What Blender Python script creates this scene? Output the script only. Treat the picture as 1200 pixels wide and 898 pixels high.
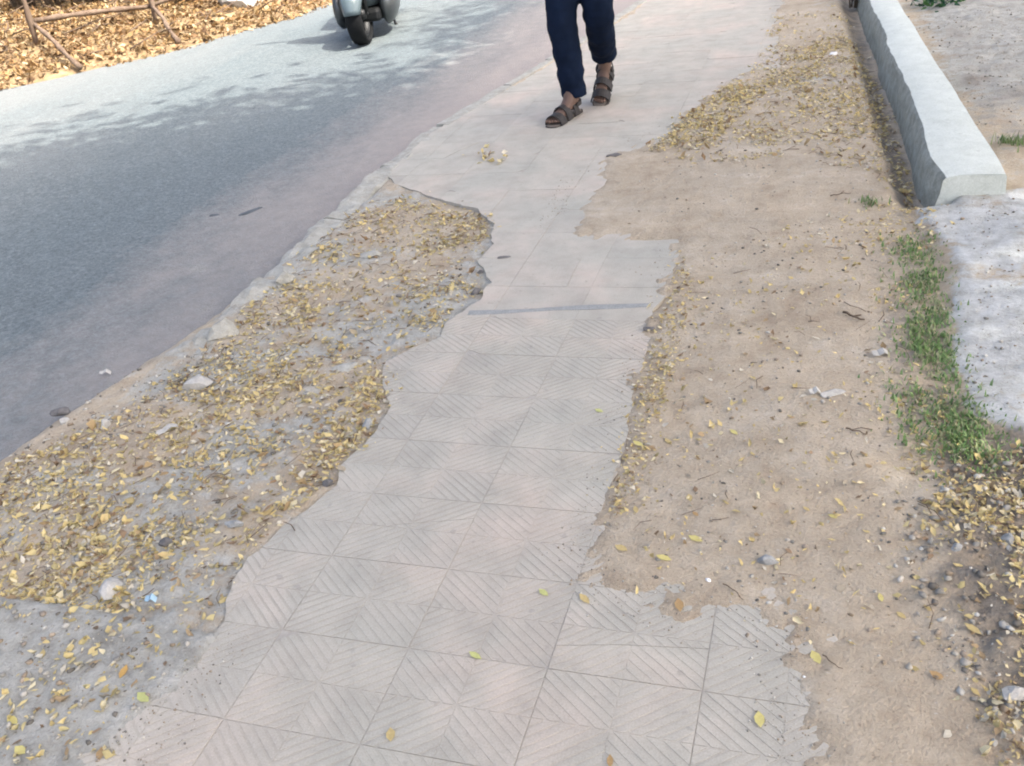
import bpy, bmesh, math, random
import numpy as np
from mathutils import Vector, Matrix

random.seed(7); rng = np.random.default_rng(7)
scene = bpy.context.scene
for o in list(bpy.data.objects): bpy.data.objects.remove(o)
C = scene.collection
RAD = math.radians

# ------------------------------------------------------------------ camera
CAM_H, PITCH, YAW, ROLL, FPX = 1.431, RAD(30.947), RAD(22.004), RAD(-9.143), 1100.0
fwd = np.array([-math.sin(YAW)*math.cos(PITCH), math.cos(YAW)*math.cos(PITCH), -math.sin(PITCH)])
rgt = np.array([math.cos(YAW), math.sin(YAW), 0.0]); upv = np.cross(rgt, fwd)
cr = math.cos(ROLL)*rgt + math.sin(ROLL)*upv
cu = -math.sin(ROLL)*rgt + math.cos(ROLL)*upv
cam = bpy.data.cameras.new("camera"); camo = bpy.data.objects.new("camera", cam); C.objects.link(camo)
M = Matrix(((cr[0], cu[0], -fwd[0], 0), (cr[1], cu[1], -fwd[1], 0), (cr[2], cu[2], -fwd[2], CAM_H), (0, 0, 0, 1)))
camo.matrix_world = M
cam.sensor_fit = 'HORIZONTAL'; cam.sensor_width = 36; cam.lens = FPX*36/1200
cam.clip_start = 0.05; cam.clip_end = 2000
scene.camera = camo

# ------------------------------------------------------------------ light
SUN_EL = RAD(54)
sdir = np.array([0.97, -0.24]); sdir /= np.linalg.norm(sdir)          # horizontal direction towards the sun
world = bpy.data.worlds.new("World"); scene.world = world; world.use_nodes = True
wn = world.node_tree.nodes; wl = world.node_tree.links
bg = wn['Background']; sky = wn.new('ShaderNodeTexSky'); sky.sky_type = 'NISHITA'; sky.sun_disc = False
sky.sun_elevation = SUN_EL; sky.sun_rotation = math.atan2(sdir[0], sdir[1])
sky.dust_density = 7.0; sky.air_density = 0.7; sky.ozone_density = 1.0
wl.new(sky.outputs[0], bg.inputs[0]); bg.inputs[1].default_value = 0.15
sl = bpy.data.lights.new("sun", 'SUN'); sl.energy = 2.0; sl.angle = RAD(0.55); sl.color = (1.0, 0.96, 0.89)
so = bpy.data.objects.new("sun", sl); C.objects.link(so)
sv = Vector((sdir[0]*math.cos(SUN_EL), sdir[1]*math.cos(SUN_EL), math.sin(SUN_EL)))
so.rotation_euler = sv.to_track_quat('Z', 'Y').to_euler(); so.location = sv*20
scene.view_settings.view_transform = 'Standard'; scene.view_settings.look = 'None'
scene.view_settings.gamma = 1.0; scene.view_settings.use_curve_mapping = False
scene.view_settings.exposure = 2.07

# ------------------------------------------------------------------ helpers
def at(px, py, z=0.0):
    "where the view through a photograph pixel meets height z"
    d = (px-600)*cr - (py-449)*cu + FPX*fwd
    t = (z-CAM_H)/d[2]
    return np.array([t*d[0], t*d[1], z])
def pol(pts, z=0.0): return [tuple(at(x, y, z)[:2]) for x, y in pts]

def vnoise(x, y, s, seed=0):
    x = np.asarray(x, float)*s; y = np.asarray(y, float)*s
    xi = np.floor(x).astype(np.int64); yi = np.floor(y).astype(np.int64)
    fx = x-xi; fy = y-yi; fx = fx*fx*(3-2*fx); fy = fy*fy*(3-2*fy)
    def h(a, b):
        n = (a*374761393 + b*668265263 + seed*1442695041) & 0xffffffff
        n = ((n ^ (n >> 13))*1274126177) & 0xffffffff
        return ((n ^ (n >> 16)) & 0xffff)/32767.5 - 1
    return (h(xi, yi)*(1-fx)+h(xi+1, yi)*fx)*(1-fy) + (h(xi, yi+1)*(1-fx)+h(xi+1, yi+1)*fx)*fy
def fbm(x, y, s, seed=0, o=4):
    r = 0; a = 1; t = 0
    for k in range(o): r = r + a*vnoise(x, y, s*2**k, seed+k*17); t += a; a *= .55
    return r/t
def sstep(a, b, v):
    t = np.clip((v-a)/(b-a), 0, 1); return t*t*(3-2*t)
def inside(poly, x, y):
    x = np.asarray(x, float); y = np.asarray(y, float); r = np.zeros(x.shape, bool)
    n = len(poly)
    for i in range(n):
        x1, y1 = poly[i]; x2, y2 = poly[(i+1) % n]
        if y1 == y2: continue
        c = ((y1 > y) != (y2 > y)) & (x < (x2-x1)*(y-y1)/(y2-y1)+x1)
        r ^= c
    return r
def sdf(poly, x, y):
    "signed distance, positive outside"
    x = np.asarray(x, float); y = np.asarray(y, float); d = np.full(x.shape, 1e9)
    n = len(poly)
    for i in range(n):
        x1, y1 = poly[i]; x2, y2 = poly[(i+1) % n]
        ex, ey = x2-x1, y2-y1; L = ex*ex+ey*ey+1e-12
        t = np.clip(((x-x1)*ex+(y-y1)*ey)/L, 0, 1)
        d = np.minimum(d, np.hypot(x-x1-t*ex, y-y1-t*ey))
    return np.where(inside(poly, x, y), -d, d)

def mesh_obj(name, verts, faces, mat=None, parent=None, smooth=False):
    me = bpy.data.meshes.new(name); me.from_pydata([tuple(v) for v in verts], [], faces)
    me.validate(); me.update()
    if smooth: me.polygons.foreach_set('use_smooth', [True]*len(me.polygons))
    o = bpy.data.objects.new(name, me); C.objects.link(o)
    if mat: me.materials.append(mat)
    if parent: o.parent = parent
    return o
def fast_mesh(name, V, F, mat, col=None, smooth=False, parent=None, attr='tint'):
    "V (n,3), F (m,k) numpy, col (n,3) per-vertex colour"
    V = np.ascontiguousarray(V, np.float32); F = np.ascontiguousarray(F, np.int32)
    me = bpy.data.meshes.new(name); k = F.shape[1]
    me.vertices.add(len(V)); me.vertices.foreach_set('co', V.ravel())
    me.loops.add(F.size); me.loops.foreach_set('vertex_index', F.ravel())
    me.polygons.add(len(F)); me.polygons.foreach_set('loop_start', np.arange(0, F.size, k, dtype=np.int32))
    me.polygons.foreach_set('loop_total', np.full(len(F), k, np.int32))
    if smooth: me.polygons.foreach_set('use_smooth', np.ones(len(F), bool))
    me.update(); me.validate()
    if col is not None:
        a = me.attributes.new(attr, 'FLOAT_COLOR', 'POINT')
        a.data.foreach_set('color', np.c_[col, np.ones(len(col))].astype(np.float32).ravel())
    o = bpy.data.objects.new(name, me); C.objects.link(o); me.materials.append(mat)
    if parent: o.parent = parent
    return o
def tag(o, label=None, cat=None, group=None, kind=None):
    if label: o['label'] = label
    if cat: o['category'] = cat
    if group: o['group'] = group
    if kind: o['kind'] = kind
    return o
def empty(name, loc=(0, 0, 0), rz=0.0):
    o = bpy.data.objects.new(name, None); C.objects.link(o); o.location = loc; o.rotation_euler = (0, 0, rz); o.empty_display_size = .1
    return o
def ring_tube(pts, radii, n=10, cap=True, wob=0.0, seed=0):
    "verts, faces of a tube through pts; radii may be numbers or (a,b) pairs"
    pts = [np.array(p, float) for p in pts]; V = []; Fs = []
    r_ = random.Random(seed)
    t0 = pts[1]-pts[0]; t0 /= np.linalg.norm(t0)
    ref = np.array([0, 0, 1.0]) if abs(t0[2]) < .9 else np.array([1.0, 0, 0])
    u = np.cross(ref, t0); u /= np.linalg.norm(u)
    for i, p in enumerate(pts):
        a = pts[max(i-1, 0)]; b = pts[min(i+1, len(pts)-1)]
        t = b-a; t /= np.linalg.norm(t)+1e-9
        u = u - t*np.dot(u, t); u /= np.linalg.norm(u)+1e-9; v = np.cross(t, u)
        r = radii[i] if isinstance(radii, (list, tuple)) else radii
        ra, rb = r if isinstance(r, (tuple, list)) else (r, r)
        for k in range(n):
            A = 2*math.pi*k/n; w = 1+wob*(r_.random()*2-1)
            V.append(p+u*math.cos(A)*ra*w+v*math.sin(A)*rb*w)
    for i in range(len(pts)-1):
        for k in range(n):
            Fs.append((i*n+k, i*n+(k+1) % n, (i+1)*n+(k+1) % n, (i+1)*n+k))
    if cap:
        Fs.append(tuple(range(n))[::-1]); Fs.append(tuple((len(pts)-1)*n+k for k in range(n)))
    return V, Fs
class MB:
    def __init__(s): s.V = []; s.F = []
    def add(s, V, F):
        b = len(s.V); s.V += [tuple(v) for v in V]; s.F += [tuple(i+b for i in f) for f in F]; return s
    def tube(s, *a, **k): return s.add(*ring_tube(*a, **k))
    def box(s, x0, x1, y0, y1, z0, z1):
        return s.add([(x0,y0,z0),(x1,y0,z0),(x1,y1,z0),(x0,y1,z0),(x0,y0,z1),(x1,y0,z1),(x1,y1,z1),(x0,y1,z1)],
                     [(3,2,1,0),(4,5,6,7),(0,1,5,4),(1,2,6,5),(2,3,7,6),(3,0,4,7)])
    def prism(s, poly, z0, z1):
        n = len(poly)
        return s.add([(x, y, z0) for x, y in poly]+[(x, y, z1) for x, y in poly],
                     [tuple(range(n))[::-1], tuple(range(n, 2*n))]+[(i, (i+1) % n, n+(i+1) % n, n+i) for i in range(n)])
    def obj(s, name, mat, parent=None, smooth=False, bevel=0, sub=0):
        o = mesh_obj(name, s.V, s.F, mat, parent, smooth)
        if bevel:
            m = o.modifiers.new('bevel', 'BEVEL'); m.width = bevel; m.segments = 2; m.limit_method = 'ANGLE'
        if sub:
            m = o.modifiers.new('sub', 'SUBSURF'); m.levels = sub; m.render_levels = sub
        return o
def loft(rings, close=True):
    n = len(rings[0]); V = [p for r in rings for p in r]; F = []
    for i in range(len(rings)-1):
        for k in range(n): F.append((i*n+k, i*n+(k+1) % n, (i+1)*n+(k+1) % n, (i+1)*n+k))
    if close: F.append(tuple(range(n))[::-1]); F.append(tuple((len(rings)-1)*n+k for k in range(n)))
    return V, F

# ------------------------------------------------------------------ materials
class NT:
    def __init__(s, name, rough=.9, spec=.3):
        s.m = bpy.data.materials.new(name); s.m.use_nodes = True; s.t = s.m.node_tree; s.b = s.t.nodes['Principled BSDF']
        s.b.inputs['Roughness'].default_value = rough; s.b.inputs['Specular IOR Level'].default_value = spec
    def n(s, typ, **k):
        x = s.t.nodes.new(typ)
        for a, v in k.items():
            if a.startswith('i_'):
                key = a[2:]; key = int(key) if key.isdigit() else key
                x.inputs[key].default_value = v
            else: setattr(x, a, v)
        return x
    def l(s, a, b): s.t.links.new(a, b)
    def coord(s, obj=False):
        return s.n('ShaderNodeTexCoord').outputs['Object'] if obj else s.n('ShaderNodeNewGeometry').outputs['Position']
    def noise(s, vec, scale, detail=5, rough=.6, w=None, stretch=None):
        if stretch:
            mp = s.n('ShaderNodeMapping'); mp.inputs['Scale'].default_value = stretch; s.l(vec, mp.inputs[0]); vec = mp.outputs[0]
        x = s.n('ShaderNodeTexNoise'); x.inputs['Scale'].default_value = scale; x.inputs['Detail'].default_value = detail
        x.inputs['Roughness'].default_value = rough; s.l(vec, x.inputs['Vector']); return x.outputs['Fac']
    def ramp(s, fac, stops):
        r = s.n('ShaderNodeValToRGB'); e = r.color_ramp.elements
        while len(e) < len(stops): e.new(.5)
        for i, (p, c) in enumerate(stops):
            e[i].position = p; e[i].color = (*c, 1) if isinstance(c, (tuple, list)) else (c, c, c, 1)
        s.l(fac, r.inputs[0]); return r.outputs[0]
    def mix(s, fac, a, b, mode='MIX'):
        x = s.n('ShaderNodeMix'); x.data_type = 'RGBA'; x.blend_type = mode
        for v, i in ((fac, 0), (a, 6), (b, 7)):
            if hasattr(v, 'is_output'): s.l(v, x.inputs[i])
            elif i == 0: x.inputs[0].default_value = v
            else: x.inputs[i].default_value = (*v, 1)
        return x.outputs[2]
    def math(s, op, a, b=0.0, clamp=False):
        x = s.n('ShaderNodeMath', operation=op, use_clamp=clamp)
        for v, i in ((a, 0), (b, 1)):
            if hasattr(v, 'is_output'): s.l(v, x.inputs[i])
            else: x.inputs[i].default_value = v
        return x.outputs[0]
    def sep(s, v): 
        x = s.n('ShaderNodeSeparateXYZ'); s.l(v, x.inputs[0]); return x.outputs
    def attr(s, name):
        x = s.n('ShaderNodeAttribute'); x.attribute_name = name; return x.outputs['Color']
    def color(s, v):
        if hasattr(v, 'is_output'): s.l(v, s.b.inputs['Base Color'])
        else: s.b.inputs['Base Color'].default_value = (*v, 1)
    def bump(s, h, strength=.4, dist=.004):
        x = s.n('ShaderNodeBump'); x.inputs['Strength'].default_value = strength; x.inputs['Distance'].default_value = dist
        s.l(h, x.inputs['Height']); s.l(x.outputs[0], s.b.inputs['Normal'])
def plain(name, c, rough=.6, spec=.4, metal=0, var=.25, scale=30, bump=0.0, obj=True):
    t = NT(name, rough, spec); v = t.coord(obj); f = t.noise(v, scale)
    a = tuple(x*(1-var) for x in c); b = tuple(min(1, x*(1+var)) for x in c)
    t.color(t.ramp(f, [(.3, a), (.7, b)])); t.b.inputs['Metallic'].default_value = metal
    if bump: t.bump(f, bump, .002)
    return t.m

def m_tile():
    t = NT('worn_tile', .92, .15); P = t.coord()
    rnd = t.n('ShaderNodeObjectInfo').outputs['Random']
    big = t.noise(P, 2.3, 3); mid = t.noise(P, 9, 5, .65); fine = t.noise(P, 260, 3, .7)
    c = t.ramp(big, [(.34, (.412, .392, .326)), (.5, (.452, .415, .342)), (.66, (.512, .436, .354))])
    c = t.mix(t.math('MULTIPLY', rnd, .30), c, (.37, .355, .305))
    c = t.mix(.55, c, t.ramp(mid, [(.25, .36), (.5, .5), (.75, .62)]), 'OVERLAY')
    c = t.mix(.38, c, t.ramp(fine, [(.3, .36), (.7, .64)]), 'OVERLAY')
    spot = t.ramp(t.noise(P, 34, 2, .5), [(.66, 0.0), (.74, 1.0)])
    c = t.mix(t.math('MULTIPLY', spot, .30), c, (.20, .19, .175))
    # dust held in the grooves
    z = t.sep(P)[2]
    g = t.math('MULTIPLY', t.math('SUBTRACT', -0.0002, z), 1500.0, True)
    c = t.mix(t.math('MULTIPLY', g, t.ramp(t.noise(P, 5, 4, .6), [(.34, .02), (.66, .48)])), c, (.335, .305, .255))
    t.color(c); t.bump(t.math('ADD', t.math('MULTIPLY', fine, .5), mid), .5, .0025); return t.m
def m_mortar():
    t = NT('joint_mortar', .95, .2); P = t.coord(); f = t.noise(P, 40, 5)
    t.color(t.ramp(f, [(.3, (.32, .296, .25)), (.7, (.44, .405, .345))])); t.bump(f, .6, .004); return t.m
def m_soil():
    t = NT('roadside_soil', .96, .15); P = t.coord(); z = t.attr('zone'); s = t.n('ShaderNodeSeparateColor'); t.l(z, s.inputs[0])
    big = t.noise(P, 3.2, 5, .65); mid = t.noise(P, 17, 6, .7); fine = t.noise(P, 130, 4, .75)
    str_ = t.noise(P, 9, 4, .6, stretch=(.35, 1, 1))
    brown = t.ramp(t.math('ADD', t.math('MULTIPLY', big, .55), t.math('MULTIPLY', mid, .45)), [(.34, (.365, .290, .205)), (.46, (.445, .368, .265)), (.54, (.48, .405, .30)), (.66, (.54, .475, .37))])
    grey = t.ramp(mid, [(.3, (.27, .255, .212)), (.5, (.40, .385, .33)), (.72, (.52, .505, .445))])
    white = t.ramp(mid, [(.28, (.33, .32, .28)), (.45, (.44, .445, .415)), (.62, (.54, .55, .525))])
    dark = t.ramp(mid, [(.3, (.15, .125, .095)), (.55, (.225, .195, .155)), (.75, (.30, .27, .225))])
    j = t.math('MULTIPLY', t.math('SUBTRACT', t.math('ADD', t.math('MULTIPLY', mid, .6), t.math('MULTIPLY', str_, .4)), .5), 1.7)
    def m(ch): return t.ramp(t.math('ADD', s.outputs[ch], j, True), [(.36, 0.0), (.64, 1.0)])
    c = t.mix(m(0), brown, grey); c = t.mix(m(1), c, white); c = t.mix(m(2), c, dark)
    c = t.mix(.36, c, t.ramp(fine, [(.28, .30), (.5, .5), (.72, .68)]), 'OVERLAY')
    c = t.mix(.4, c, t.ramp(str_, [(.3, .38), (.7, .6)]), 'OVERLAY')
    speck = t.ramp(t.noise(P, 75, 2, .5), [(.69, 0.0), (.76, 1.0)])
    c = t.mix(t.math('MULTIPLY', speck, .55), c, (.15, .12, .09))
    speck2 = t.ramp(t.noise(P, 58, 2, .5, stretch=(1, 1.3, 1)), [(.71, 0.0), (.77, 1.0)])
    c = t.mix(t.math('MULTIPLY', speck2, .5), c, (.56, .53, .46))
    t.color(c); t.bump(t.math('ADD', mid, t.math('MULTIPLY', fine, .6)), .9, .012); return t.m
def m_asphalt():
    t = NT('dusty_asphalt', .82, .35); P = t.coord(); xyz = t.sep(P)
    big = t.noise(P, 1.1, 4, .6, stretch=(1, .35, 1)); mid = t.noise(P, 14, 4, .6); agg = t.n('ShaderNodeTexVoronoi'); agg.inputs['Scale'].default_value = 120; t.l(P, agg.inputs[0])
    fine = t.noise(P, 190, 3, .75)
    av = t.n('ShaderNodeTexVoronoi'); av.inputs['Scale'].default_value = 75; t.l(P, av.inputs[0]); asx = t.n('ShaderNodeSeparateColor'); t.l(av.outputs['Color'], asx.inputs[0]); agg2 = t.ramp(asx.outputs[0], [(0.0, .22), (.5, .48), (1.0, .80)])
    c = t.ramp(big, [(.3, (.118, .142, .145)), (.7, (.138, .158, .157))])
    c = t.mix(.5, c, t.ramp(t.noise(P, 45, 4, .8), [(.25, .16), (.5, .5), (.75, .82)]), 'OVERLAY')
    c = t.mix(.30, c, agg2, 'OVERLAY')
    c = t.mix(.75, c, t.ramp(fine, [(.25, .24), (.5, .5), (.75, .74)]), 'OVERLAY')
    c = t.mix(.25, c, t.ramp(mid, [(.3, .36), (.7, .62)]), 'OVERLAY')
    # dust swept against the kerb and dry dust at the far verge
    dk = t.math('ADD', t.math('MULTIPLY', t.math('ADD', xyz[0], 3.05), .95), t.math('MULTIPLY', t.math('SUBTRACT', big, .5), 1.5))
    dk = t.math('ADD', dk, t.math('MULTIPLY', t.math('SUBTRACT', mid, .5), .5), True)
    c = t.mix(t.math('MULTIPLY', dk, .92), c, (.36, .312, .268))
    far = t.math('ADD', t.math('MULTIPLY', t.math('SUBTRACT', -4.6, xyz[0]), .40), t.math('MULTIPLY', t.math('SUBTRACT', big, .5), 1.2), True)
    c = t.mix(t.math('MULTIPLY', far, .35), c, (.26, .25, .23))
    t.color(c); t.bump(t.math('ADD', fine, t.math('MULTIPLY', agg.outputs[0], 1.2)), .6, .004); return t.m
def m_concrete(name, lo, hi, s=12):
    t = NT(name, .93, .2); P = t.coord(); a = t.noise(P, s, 6, .7); f = t.noise(P, 160, 3, .7)
    c = t.ramp(a, [(.28, lo), (.7, hi)]); c = t.mix(.4, c, t.ramp(f, [(.3, .33), (.7, .66)]), 'OVERLAY')
    st = t.ramp(t.noise(P, 26, 3, .55), [(.64, 0.0), (.74, 1.0)]); c = t.mix(t.math('MULTIPLY', st, .28), c, tuple(x*.5 for x in lo))
    t.color(c); t.bump(t.math('ADD', a, t.math('MULTIPLY', f, .5)), .6, .006); return t.m
def m_leaf(name, rough=.7, trans=.25):
    t = NT(name, rough, .25); P = t.coord(); c = t.attr('tint'); f = t.noise(P, 220, 3)
    c = t.mix(.35, c, t.ramp(f, [(.3, .35), (.7, .65)]), 'OVERLAY'); t.color(c)
    if trans:
        tr = t.n('ShaderNodeBsdfTranslucent'); t.l(c, tr.inputs[0]); mx = t.n('ShaderNodeMixShader'); mx.inputs[0].default_value = trans
        t.l(t.b.outputs[0], mx.inputs[1]); t.l(tr.outputs[0], mx.inputs[2]); t.l(mx.outputs[0], t.t.nodes['Material Output'].inputs[0])
    return t.m
def m_cloth(name, c, var=.3):
    t = NT(name, .92, .12); P = t.coord(True); f = t.noise(P, 9, 4); w = t.noise(P, 260, 2)
    k = t.ramp(f, [(.3, tuple(x*(1-var) for x in c)), (.7, tuple(x*(1+var) for x in c))]); t.color(k); t.bump(w, .3, .002); return t.m
def m_bark(name, lo, hi):
    t = NT(name, .95, .15); P = t.coord(True); a = t.noise(P, 14, 6, .7, stretch=(1, 1, .22)); t.color(t.ramp(a, [(.3, lo), (.7, hi)])); t.bump(a, .9, .02); return t.m

MAT = dict(tile=m_tile(), mortar=m_mortar(), soil=m_soil(), asphalt=m_asphalt(),
    coping=m_concrete('coping_concrete', (.50, .525, .462), (.62, .645, .575)), kerb=m_concrete('kerb_concrete', (.27, .26, .215), (.45, .435, .375), 16),
    leaf=m_leaf('dry_leaf'), green=m_leaf('live_leaf', .55, .3), litter_far=m_leaf('sunlit_litter', .7, .2),
    stone=m_concrete('stone_grey', (.22, .225, .215), (.42, .425, .40), 25), stone_dark=m_concrete('stone_dark', (.10, .095, .09), (.2, .19, .18), 25),
    stone_pale=m_concrete('stone_pale', (.34, .325, .285), (.52, .50, .45), 25),
    bark=m_bark('tree_bark', (.11, .085, .06), (.24, .195, .15)), pole=m_bark('weathered_pole', (.09, .06, .042), (.20, .15, .11)),
    navy=m_cloth('navy_trouser_cloth', (.006, .012, .028)), shirt=m_cloth('pale_shirt_cloth', (.45, .46, .48), .1),
    skin=plain('skin', (.15, .095, .07), .6, .3, var=.12), hair=plain('hair', (.015, .012, .01), .7, .3),
    strap=plain('sandal_strap', (.042, .038, .035), .7, .3, scale=60), sole=plain('sandal_sole', (.06, .052, .047), .85, .2, scale=60), insole=plain('sandal_insole', (.20, .17, .14), .85, .2),
    rubber=plain('tyre_rubber', (.006, .0065, .007), .85, .25, scale=50), black=plain('black_plastic', (.006, .007, .0075), .5, .4),
    paint=plain('pale_blue_paint', (.09, .12, .13), .28, .5, var=.05, scale=8), silver=plain('silver_paint', (.07, .078, .08), .32, .5, metal=.5, var=.08, scale=10),
    chrome=plain('bright_metal', (.6, .61, .62), .22, .5, metal=1, var=.06), seat=plain('black_seat', (.02, .02, .021), .55, .3), lamp=plain('lamp_lens', (.6, .63, .64), .12, .6, var=.03),
    amber=plain('amber_lens', (.6, .22, .03), .2, .5, var=.05),
    bluepaint=plain('faded_blue_paint', (.34, .50, .60), .6, .3, scale=14), bluesheet=plain('blue_grey_sheet', (.16, .23, .31), .6, .3, scale=8),
    white=plain('white_scrap', (.78, .78, .76), .6, .3, var=.06), tar=plain('tar', (.085, .095, .10), .7, .3, scale=40, bump=.4), twig=m_bark('twig', (.10, .07, .05), (.2, .15, .1)))

# ------------------------------------------------------------------ ground plan (metres; the path runs along +Y)
PATH = pol([(60, 960), (130, 868), (190, 805), (235, 765), (262, 730), (260, 705), (274, 680), (292, 652), (330, 618), (362, 596), (393, 570), (401, 545), (440, 506), (457, 478), (448, 455), (452, 426), (478, 410), (514, 396), (521, 378), (558, 356), (575, 332), (561, 306), (577, 286), (579, 262), (560, 245), (522, 236), (492, 226), (462, 214), (452, 205), (474, 184), (508, 154), (536, 136), (640, 79), (742, 15)]) + [(-1.5, 9.0), (-1.35, 12.0), (-1.2, 40.0), (-.1, 40.0), (-.25, 12.0), (-.45, 9.0)] + \
  pol([(912, 0), (904, 48), (910, 76), (872, 84), (848, 98), (812, 122), (800, 138), (778, 157), (742, 174), (712, 182), (692, 222), (655, 276), (728, 280), (796, 281), (796, 300), (781, 346), (766, 364), (766, 386), (750, 440), (731, 510), (706, 600), (690, 645), (680, 655), (692, 692), (760, 705), (840, 706), (880, 715), (912, 738), (928, 775), (946, 820), (962, 870), (975, 960)])
# where the paving itself ends (soil lies over it beyond the visible outline on the right and at lower left)
SLAB = pol([(20, 960), (95, 870), (170, 800), (220, 764), (262, 730), (260, 705), (274, 680), (292, 652), (330, 618), (362, 596), (393, 570), (401, 545), (440, 506), (457, 478), (448, 455), (452, 426), (478, 410), (514, 396), (521, 378), (558, 356), (575, 332), (561, 306), (577, 286), (579, 262), (560, 245), (522, 236), (492, 226), (462, 214), (452, 205), (474, 184), (508, 154), (536, 136), (640, 79), (742, 15)]) + [(-1.5, 9.0), (-1.35, 12.0), (-1.2, 40.0), (-.1, 40.0), (-.15, 12.0), (-.3, 9.0)] + \
  pol([(945, 0), (945, 60), (930, 95), (880, 118), (830, 150), (780, 200), (750, 250), (735, 281), (796, 281), (796, 300), (781, 346), (766, 364), (766, 386), (750, 440), (731, 510), (708, 600), (705, 640), (760, 660), (860, 670), (960, 710), (1010, 780), (1050, 870), (1080, 960)])
SLAB = [p for p in SLAB if p[1] < 39] and SLAB
def rough_outline(poly, step=.028, amp=.016, seed=3):
    out = []
    for i in range(len(poly)):
        a = np.array(poly[i]); b = np.array(poly[(i+1) % len(poly)]); L = np.linalg.norm(b-a)
        n = max(1, int(L/step)) if L < 3 else max(1, int(L/1.0))
        for k in range(n):
            p = a+(b-a)*k/n
            out.append((p[0]+amp*float(fbm(p[0], p[1], 16, seed, 3)), p[1]+amp*float(fbm(p[0], p[1], 16, seed+5, 3))))
    return out
SLABR = rough_outline(SLAB)

W_CEMENT = pol([(1058, 252), (1105, 236), (1215, 225), (1290, 300), (1290, 600), (1215, 525), (1165, 508), (1128, 484), (1118, 430), (1108, 380), (1090, 310)])
BL_CEMENT = pol([(-150, 680), (0, 697), (60, 708), (130, 722), (245, 742), (262, 735), (230, 790), (130, 898), (60, 990), (-300, 990)])
RUB = pol([(1120, 545), (1220, 500), (1400, 700), (1400, 1000), (1190, 960), (1150, 850), (1085, 690), (1090, 600)])
GRASS = pol([(1040, 285), (1088, 282), (1108, 380), (1120, 470), (1185, 535), (1190, 565), (1110, 560), (1050, 500), (1030, 400)])

def soil(x, y):
    "height of the soil and its three zone weights"
    x = np.asarray(x, float); y = np.asarray(y, float)
    d = sdf(PATH, x, y); n1 = fbm(x, y, 2.5, 1); n2 = fbm(x, y, 11, 5, 4); n3 = vnoise(x, y, 38, 9) + .7*vnoise(x, y, 78, 19)
    left = sstep(-.95, -1.15, x)*sstep(4.15, 3.75, y)
    zr = .004 + .010*n1*sstep(.05, .4, d) + .0035*n2 + .0020*n3
    zr = zr + .012*sstep(.05, .5, d)
    zl = -.010 + .014*n1 + .011*n2 + .004*n3
    dsl = sdf(SLABR, x, y)
    # right hand and far: soil thins out over the paving
    wfeather = .09
    zr = zr*1.0 - .022*sstep(wfeather, -wfeather, d + .028 + .05*n2 + .03*n3)
    zr = np.where(dsl < -.002, np.minimum(zr, zr), zr)
    z = zr*(1-left) + np.where(dsl < .01, np.minimum(zl, -.006), zl)*left
    dbl = sdf(BL_CEMENT, x, y)
    bl = sstep(.012, -.012, dbl+.02*n2)
    z = z*(1-bl) + (.004 + .005*n2 + .002*n3 + .004*n1 - .020*sstep(.06, -.06, d+.05+.06*n2))*bl
    # spill on to the road
    kn = sstep(4.6, 3.6, y)
    edge = np.interp(y, [0, 1.6, 2.6, 4.2, 5, 6.2, 7.6, 9, 12, 20], [-2.46, -2.46, -2.30, -2.16, -2.08, -1.89, -1.66, -1.49, -1.36, -1.3]) + (.07*n1+.03*n2)*(.15+.85*kn)
    z = z - .085*sstep(edge+.03+.11*kn, edge-.02-.04*kn, x)
    wc = sstep(.03, -.06, sdf(W_CEMENT, x, y) + .05*n2 + .03*n1)
    z = z + wc*(.022 + .006*n2 + .016*n1)
    rb = sstep(.08, -.10, sdf(RUB, x, y))
    z = z + rb*(.012*n2 + .006*n3 + .012)
    # beyond the low wall the ground is churned and a little higher
    wall = sstep(.35, .6, x-.045*(y-3.6)*0)*sstep(3.5, 3.9, y); z = z + wall*(.02+.02*n1+.012*n2)
    # a trough of shade-holding gap along the foot of the wall
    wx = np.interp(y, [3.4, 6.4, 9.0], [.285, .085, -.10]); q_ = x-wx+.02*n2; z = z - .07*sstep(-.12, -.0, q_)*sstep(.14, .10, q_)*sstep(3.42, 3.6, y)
    # weights
    grey = left*(.48 + .55*fbm(x, y, 3.2, 40, 3)) + bl*.55 + wall*.42 + (1-left)*.30*sstep(0.0, .8, fbm(x, y, 1.9, 44, 3)) + .5*sstep(-2.15, -2.3, x)*0
    grey = grey + .35*sstep(4.2, 5.2, y)*sstep(-.6, .1, x)
    grey = np.where(x < -2.2, grey*.6, grey)
    dk = rb*.62 + .45*sstep(.1, -.05, sdf(GRASS, x, y)) + wall*(.36+.30*fbm(x, y, 2, 52)) + .55*sstep(.10, .02, np.abs(x-np.interp(y, [3.4, 6.4, 9.0], [.285, .085, -.10])+.02))*sstep(3.4, 3.7, y)  # last term paints the shade of the wall-foot gap into the soil colour
    return z, np.clip(grey, 0, 1), np.clip(wc*(.80+.55*fbm(x, y, 4.2, 71, 3)), 0, 1), np.clip(dk, 0, 1)
def surf(x, y):
    z = soil(x, y)[0]
    return np.where(inside(SLABR, x, y), np.maximum(z, 0.0005), z)

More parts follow.
